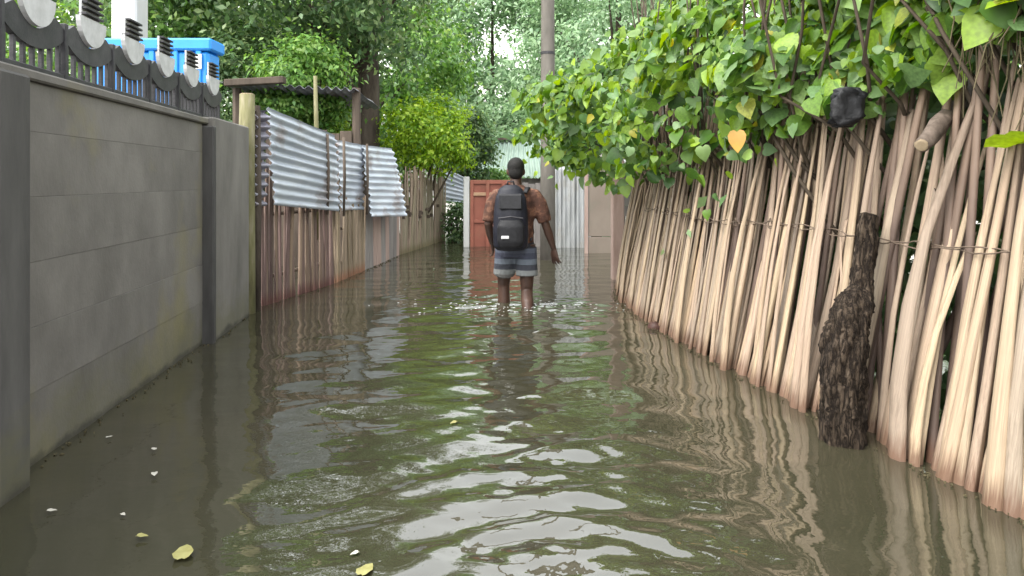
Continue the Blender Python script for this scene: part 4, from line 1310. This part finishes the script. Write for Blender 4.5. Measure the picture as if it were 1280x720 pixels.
gg = G()                                                        # scum, twigs and leaf bits gathered along the feet of walls and fences
for k in range(520):
    if k % 2:
        t_ = r_.uniform(0.3, RP.L - 1.0); p, tn = RP.at(t_); sd_ = -1
        d_ = abs(r_.normal(0, 0.02)) - 0.03
        x, y = p[0] - d_ - 0.015, p[1]
    else:
        y = r_.uniform(2.6, 11.5)
        xl = WA[0] + (WB[0] - WA[0]) * (y - WA[1]) / (WB[1] - WA[1]) if y < 6.45 else np.interp(y, [6.56, 8.44, 11.8, 14.6], [-2.4, -2.02, -1.76, -1.32])
        x = xl + abs(r_.normal(0, 0.035)) + 0.01
    a = r_.uniform(0, 6.28); L_ = r_.uniform(0.003, 0.012); q_ = r_.uniform(0.25, 0.8)
    u_, v_ = np.array([math.cos(a), math.sin(a), 0]) * L_, np.array([-math.sin(a), math.cos(a), 0]) * L_ * q_
    c_ = np.array([x, y, 0.006])
    gg.add([c_ - u_, c_ - v_ + [0, 0, 0.003], c_ + u_, c_ + v_ + [0, 0, 0.003], c_ - [0, 0, 0.01]], [(0, 1, 2, 3), (1, 0, 4), (2, 1, 4), (3, 2, 4), (0, 3, 4)])
single('floating_debris', *gg.out(), M['dry_brush'], 'scum of twigs and leaf bits along the feet of the walls', 'debris', kind='stuff', origin=np.zeros(3))
gg = G()
for k in range(150):                                            # small flecks of froth where the man has just stepped
    a = r_.uniform(0, 6.28); d_ = 0.12 + abs(r_.normal(0, 0.38))
    c_ = np.array([0.05 + d_ * math.cos(a) * 1.5, 6.92 + d_ * math.sin(a) * 0.6, 0.008])
    L_ = r_.uniform(0.003, 0.008)
    gg.add(*ball(c_, L_ * r_.uniform(1, 2.2), L_, L_ * 0.45, 4))
single('froth', *gg.out(), M['white_paint'], 'flecks of white froth around the legs of the wading man', 'froth', True, kind='stuff', origin=np.zeros(3))

# ------------------------------------------------------------------ the man wading away
MX, MY = 0.03, 7.0
SK = MY / F


def mp_(px, py, dy=0.0): return np.array([(px - 640) * SK, MY + dy, CAMZ - (py - HZ) * SK])


def fuse(name, shapes, voxel, mat, parent, smooth_n=6):
    """one continuous skin over overlapping lofts"""
    gg = G()
    for s in shapes: gg.add(*s)
    V, Fc = gg.out()
    tmp = bpy.data.objects.new('tmp', make_mesh('tmp', V, Fc))
    COL.objects.link(tmp)
    rm = tmp.modifiers.new('r', 'REMESH'); rm.mode = 'VOXEL'; rm.voxel_size = voxel
    sm = tmp.modifiers.new('s', 'SMOOTH'); sm.iterations = smooth_n; sm.factor = 0.5
    dg = bpy.context.evaluated_depsgraph_get()
    me = bpy.data.meshes.new_from_object(tmp.evaluated_get(dg))
    bpy.data.objects.remove(tmp)
    me.transform(Matrix.Translation(Vector(-base_of(parent))))
    me.name = name
    me.materials.clear(); me.materials.append(mat)
    me.polygons.foreach_set('use_smooth', np.ones(len(me.polygons), dtype=bool))
    o = bpy.data.objects.new(name, me)
    COL.objects.link(o); o.parent = parent
    return o


M['skin'] = surf('skin', (0.06, 0.03, 0.021), (0.105, 0.055, 0.037), scale=(8, 8, 8), bump=0.1, rough=0.5, spec=0.4)
M['hair'] = surf('black_hair', (0.004, 0.0035, 0.003), (0.016, 0.014, 0.012), scale=(60, 60, 60), bump=1.0, bscale=150, rough=0.7)
M['shirt'] = surf('rust_shirt', (0.035, 0.017, 0.013), (0.095, 0.042, 0.027), (0.34, 0.17, 0.105), scale=(15, 15, 15), bump=0.6, bscale=18, bdist=0.012, rough=0.85)
M['pack'] = surf('navy_nylon', (0.007, 0.0075, 0.013), (0.018, 0.019, 0.03), scale=(12, 12, 12), bump=0.3, bscale=60, rough=0.55)
M['pack_dark'] = surf('black_webbing', (0.008, 0.008, 0.01), (0.02, 0.02, 0.024), scale=(30, 30, 30), bump=0.3, rough=0.6)


def stripe_mat():
    m, nt, b = new_mat('striped_shorts')
    L = nt.links.new
    ge = N(nt, 'ShaderNodeTexCoord')
    sp = N(nt, 'ShaderNodeSeparateXYZ'); L(ge.outputs['Object'], sp.inputs[0])
    mr = N(nt, 'ShaderNodeMapRange')
    mr.inputs['From Min'].default_value, mr.inputs['From Max'].default_value = 0.58, 0.94
    L(sp.outputs['Z'], mr.inputs['Value'])
    r = ramp(nt, [(0.0, (0.09, 0.088, 0.085)), (0.14, (0.17, 0.18, 0.18)), (0.27, (0.035, 0.038, 0.05)), (0.42, (0.11, 0.13, 0.16)), (0.56, (0.04, 0.045, 0.07)), (0.72, (0.07, 0.08, 0.11)), (0.84, (0.018, 0.018, 0.024))], 'CONSTANT')
    L(mr.outputs[0], r.inputs[0]); L(r.outputs[0], b.inputs['Base Color'])
    b.inputs['Roughness'].default_value = 0.85
    n = N(nt, 'ShaderNodeTexNoise', Scale=14.0, Detail=3.0)
    bp = N(nt, 'ShaderNodeBump', Strength=0.6, Distance=0.015)
    L(n.outputs[0], bp.inputs['Height']); L(bp.outputs[0], b.inputs['Normal'])
    return m


M['shorts'] = stripe_mat()
man = thing('person', 'man in rust brown shirt and striped shorts wading away through knee deep water', 'person', (MX, MY, -0.34))
CX = 0.036
head_c = np.array([0.036, MY + 0.035, 1.27])


def limb(pts, rad, n=12): return tube(pts, rad, n)


def hand(wrist, dirv, side, fwd, curl=0.5):
    """palm, four unequal bent fingers and a thumb that leaves the side of the palm"""
    d = np.array(dirv, float); d /= np.linalg.norm(d)
    f = np.array(fwd, float); f = f - d * np.dot(f, d); f /= np.linalg.norm(f)      # across the knuckles, towards the thumb
    nrm = np.cross(d, f) * side                                                      # out of the palm
    S = []
    w = np.array(wrist)
    pal = [(0.0, 0.026, 0.02), (0.03, 0.036, 0.018), (0.065, 0.044, 0.017), (0.09, 0.043, 0.013)]
    V, Fc = [], []
    nn_ = 12
    for (s, a, b) in pal:
        for k in range(nn_):
            t_ = 2 * math.pi * k / nn_
            V.append(w + d * s + f * a * math.cos(t_) + nrm * b * math.sin(t_))
    for i in range(len(pal) - 1):
        for k in range(nn_):
            a, b = i * nn_ + k, i * nn_ + (k + 1) % nn_
            Fc.append((a, b, b + nn_, a + nn_))
    Fc += [tuple(range(nn_ - 1, -1, -1)), tuple(range(3 * nn_, 4 * nn_))]
    S.append((V, Fc))
    for k, (u, L) in enumerate(((0.035, 0.074), (0.012, 0.083), (-0.012, 0.078), (-0.034, 0.062))):
        p = w + d * 0.08 + f * u
        c_ = curl * (0.8 + 0.15 * k)
        q1 = p + d * 0.012
        dirs = [d * math.cos(c_ * t_) + nrm * math.sin(c_ * t_) + f * (u * 4.5) for t_ in (0.4, 1.0, 1.6)]
        q2 = q1 + dirs[0] * L * 0.45; q3 = q2 + dirs[1] * L * 0.33; q4 = q3 + dirs[2] * L * 0.25
        S.append(tube([p, q1, q2, q3, q4], [0.0105, 0.0105, 0.0098, 0.009, 0.007], 8))
    p = w + d * 0.025 + f * 0.024
    S.append(tube([p, p + d * 0.024 + f * 0.02 + nrm * 0.006, p + d * 0.05 + f * 0.03 + nrm * 0.014, p + d * 0.072 + f * 0.03 + nrm * 0.02], [0.013, 0.0115, 0.0098, 0.007], 8))
    return S


Lsh, Lel, Lwr = np.array([-0.158, MY + 0.0, 1.045]), np.array([-0.222, MY - 0.02, 0.765]), np.array([-0.19, MY + 0.13, 0.575])
Rsh, Rel, Rwr = np.array([0.232, MY + 0.0, 1.045]), np.array([0.315, MY - 0.015, 0.765]), np.array([0.395, MY + 0.05, 0.53])
Lhip, Lkn, Lan = np.array([-0.06, MY, 0.55]), np.array([-0.08, MY + 0.17, 0.14]), np.array([-0.075, MY + 0.2, -0.26])
Rhip, Rkn, Ran = np.array([0.135, MY, 0.55]), np.array([0.14, MY + 0.0, 0.13]), np.array([0.15, MY - 0.24, -0.16])
body = []
body.append(ell([((CX, MY, 0.47), 0.13, 0.09), ((CX, MY, 0.56), 0.165, 0.11), ((CX, MY, 0.66), 0.142, 0.1), ((CX, MY + 0.005, 0.78), 0.15, 0.1), ((CX, MY + 0.005, 0.92), 0.172, 0.11), ((CX, MY, 1.02), 0.178, 0.105), ((CX, MY, 1.075), 0.13, 0.085), ((CX, MY + 0.005, 1.11), 0.07, 0.062)], 20))
body.append(tube([(CX, MY - 0.005, 1.06), (CX, MY + 0.008, 1.13), (CX, MY + 0.02, 1.2)], [0.064, 0.055, 0.055], 14))
body.append(ball(head_c, 0.074, 0.095, 0.115))
body.append(ball(head_c + [0, 0.03, -0.055], 0.055, 0.07, 0.065))                    # jaw
body.append(tube([head_c + [0, 0.09, 0.01], head_c + [0, 0.108, -0.025], head_c + [0, 0.09, -0.035]], [0.009, 0.014, 0.012], 8))   # nose
body.append(ball(head_c + [0, 0.088, -0.06], 0.024, 0.012, 0.009, 6))                # lips
for s in (-1, 1):
    body.append(ball(head_c + [s * 0.078, -0.002, -0.012], 0.012, 0.02, 0.033, 8))   # ears
    body.append(ball(head_c + [s * 0.03, 0.083, 0.03], 0.02, 0.012, 0.008, 6))       # brows
for sh_, el_, wr_ in ((Lsh, Lel, Lwr), (Rsh, Rel, Rwr)):
    m1 = sh_ * 0.5 + el_ * 0.5; m2 = el_ * 0.6 + wr_ * 0.4
    body.append(limb([sh_ * 0.92 + np.array([CX, MY, 1.03]) * 0.08, sh_ * 0.75 + el_ * 0.25, m1, el_, m2, wr_], [0.056, 0.053, 0.047, 0.04, 0.041, 0.026]))
for hp, kn, an in ((Lhip, Lkn, Lan), (Rhip, Rkn, Ran)):
    body.append(limb([hp + [0, 0, 0.03], hp * 0.6 + kn * 0.4, kn + [0, 0, 0.05], kn, kn * 0.68 + an * 0.32 + [0, -0.015, 0], kn * 0.35 + an * 0.65, an], [0.088, 0.08, 0.06, 0.056, 0.06, 0.045, 0.035], 14))
    body.append(tube([an + [0, -0.05, -0.035], an + [0, 0.02, -0.03], an + [0.0, 0.1, -0.055], an + [0, 0.17, -0.065]], [0.032, 0.042, 0.036, 0.02], 10))
body += hand(Lwr, Lwr - Lel, -1, (0.1, 0.8, 0.6), 0.75)
body += hand(Rwr, (0.15, 0.05, -1), 1, (-0.75, 0.7, 0), 0.5)
fuse('body', body, 0.0065, M['skin'], man, 5)
for s in (-1, 1):
    part('eye', man, *ball(head_c + [s * 0.03, 0.084, 0.012], 0.011, 0.009, 0.008, 6), M['white_paint'], True)
hair = [ball(head_c + [0, -0.012, 0.036], 0.083, 0.098, 0.09), ball(head_c + [0, -0.052, -0.015], 0.07, 0.056, 0.075)]
fuse('hair', hair, 0.009, M['hair'], man, 4)
shirt = [ell([((CX, MY, 0.575), 0.172, 0.122), ((CX, MY, 0.64), 0.17, 0.122), ((CX, MY, 0.78), 0.17, 0.12), ((CX, MY + 0.005, 0.92), 0.192, 0.127), ((CX, MY, 1.0), 0.2, 0.122), ((CX, MY, 1.055), 0.165, 0.105), ((CX, MY, 1.1), 0.11, 0.085), ((CX, MY + 0.005, 1.135), 0.072, 0.072)], 20)]
for sh_, el_, k in ((Lsh, Lel, 0), (Rsh, Rel, 1)):
    shirt.append(limb([sh_ * 0.55 + np.array([CX, MY, 1.04]) * 0.45, sh_ * 0.85 + np.array([CX, MY, 0.95]) * 0.15, sh_ * 0.72 + el_ * 0.28 + [0, 0, -0.01], sh_ * 0.4 + el_ * 0.6, el_ * 0.8 + sh_ * 0.2, el_ * 0.93 + sh_ * 0.07], [0.064, 0.078, 0.076, 0.073, 0.07, 0.066]))
fuse('shirt', shirt, 0.011, M['shirt'], man, 5)
shorts = [ell([((CX, MY, 0.46), 0.16, 0.115), ((CX, MY, 0.56), 0.178, 0.125), ((CX, MY, 0.61), 0.17, 0.118)], 20)]
for hp, kn in ((Lhip, Lkn), (Rhip, Rkn)):
    e = hp * 0.36 + kn * 0.64
    shorts.append(limb([hp, hp * 0.6 + kn * 0.4, e], [0.1, 0.103, 0.108], 14))
fuse('shorts', shorts, 0.011, M['shorts'], man, 4)

bp_ = thing('backpack', 'navy black backpack worn on the back of the wading man', 'backpack', (-0.005, MY - 0.2, 0.54))
px0 = -0.012
pk = [ell([((px0, MY - 0.2, 0.535), 0.12, 0.06), ((px0, MY - 0.205, 0.57), 0.158, 0.09), ((px0, MY - 0.205, 0.7), 0.164, 0.1), ((px0, MY - 0.2, 0.88), 0.157, 0.09), ((px0, MY - 0.19, 1.02), 0.14, 0.078), ((px0, MY - 0.18, 1.1), 0.108, 0.062), ((px0, MY - 0.175, 1.135), 0.06, 0.035)], 20)]
fuse('main_bag', pk, 0.009, M['pack'], bp_, 6)
pocket = fuse('front_pocket', [ell([((px0, MY - 0.285, 0.57), 0.1, 0.03), ((px0, MY - 0.29, 0.62), 0.125, 0.04), ((px0, MY - 0.29, 0.76), 0.125, 0.04), ((px0, MY - 0.28, 0.82), 0.1, 0.03)], 16)], 0.009, M['pack_dark'], bp_, 4)
part('top_flap', bp_, *box((px0, MY - 0.272, 0.985), (0.105, 0, 0), (0, 0.014, 0.004), (0, 0.012, 0.07), 0.012), M['pack_dark'])
part('zip', pocket, *tube([(px0 - 0.11, MY - 0.3, 0.835), (px0, MY - 0.315, 0.85), (px0 + 0.11, MY - 0.3, 0.835)], 0.006, 6), M['rail_dark'])
part('patch', pocket, *box((px0 - 0.05, MY - 0.334, 0.665), (0.035, 0, 0), (0, 0.004, 0), (0, 0, 0.014), 0.003), M['medallion'])
part('haul_loop', bp_, *tube([(px0 - 0.035, MY - 0.165, 1.12), (px0 - 0.025, MY - 0.165, 1.165), (px0 + 0.025, MY - 0.165, 1.165), (px0 + 0.035, MY - 0.165, 1.12)], 0.009, 7), M['pack_dark'], True)
for s in (-1, 1):
    x = CX + s * 0.105
    part('shoulder_strap', bp_, *tube([(x - s * 0.02, MY - 0.13, 1.06), (x, MY - 0.07, 1.105), (x + s * 0.01, MY + 0.02, 1.105), (x + s * 0.015, MY + 0.11, 1.04), (x + s * 0.03, MY + 0.135, 0.86), (x + s * 0.06, MY + 0.06, 0.68), (x + s * 0.03, MY - 0.12, 0.62)], [0.022, 0.024, 0.026, 0.024, 0.018, 0.012, 0.01], 8, flat=0.45), M['pack_dark'], True)
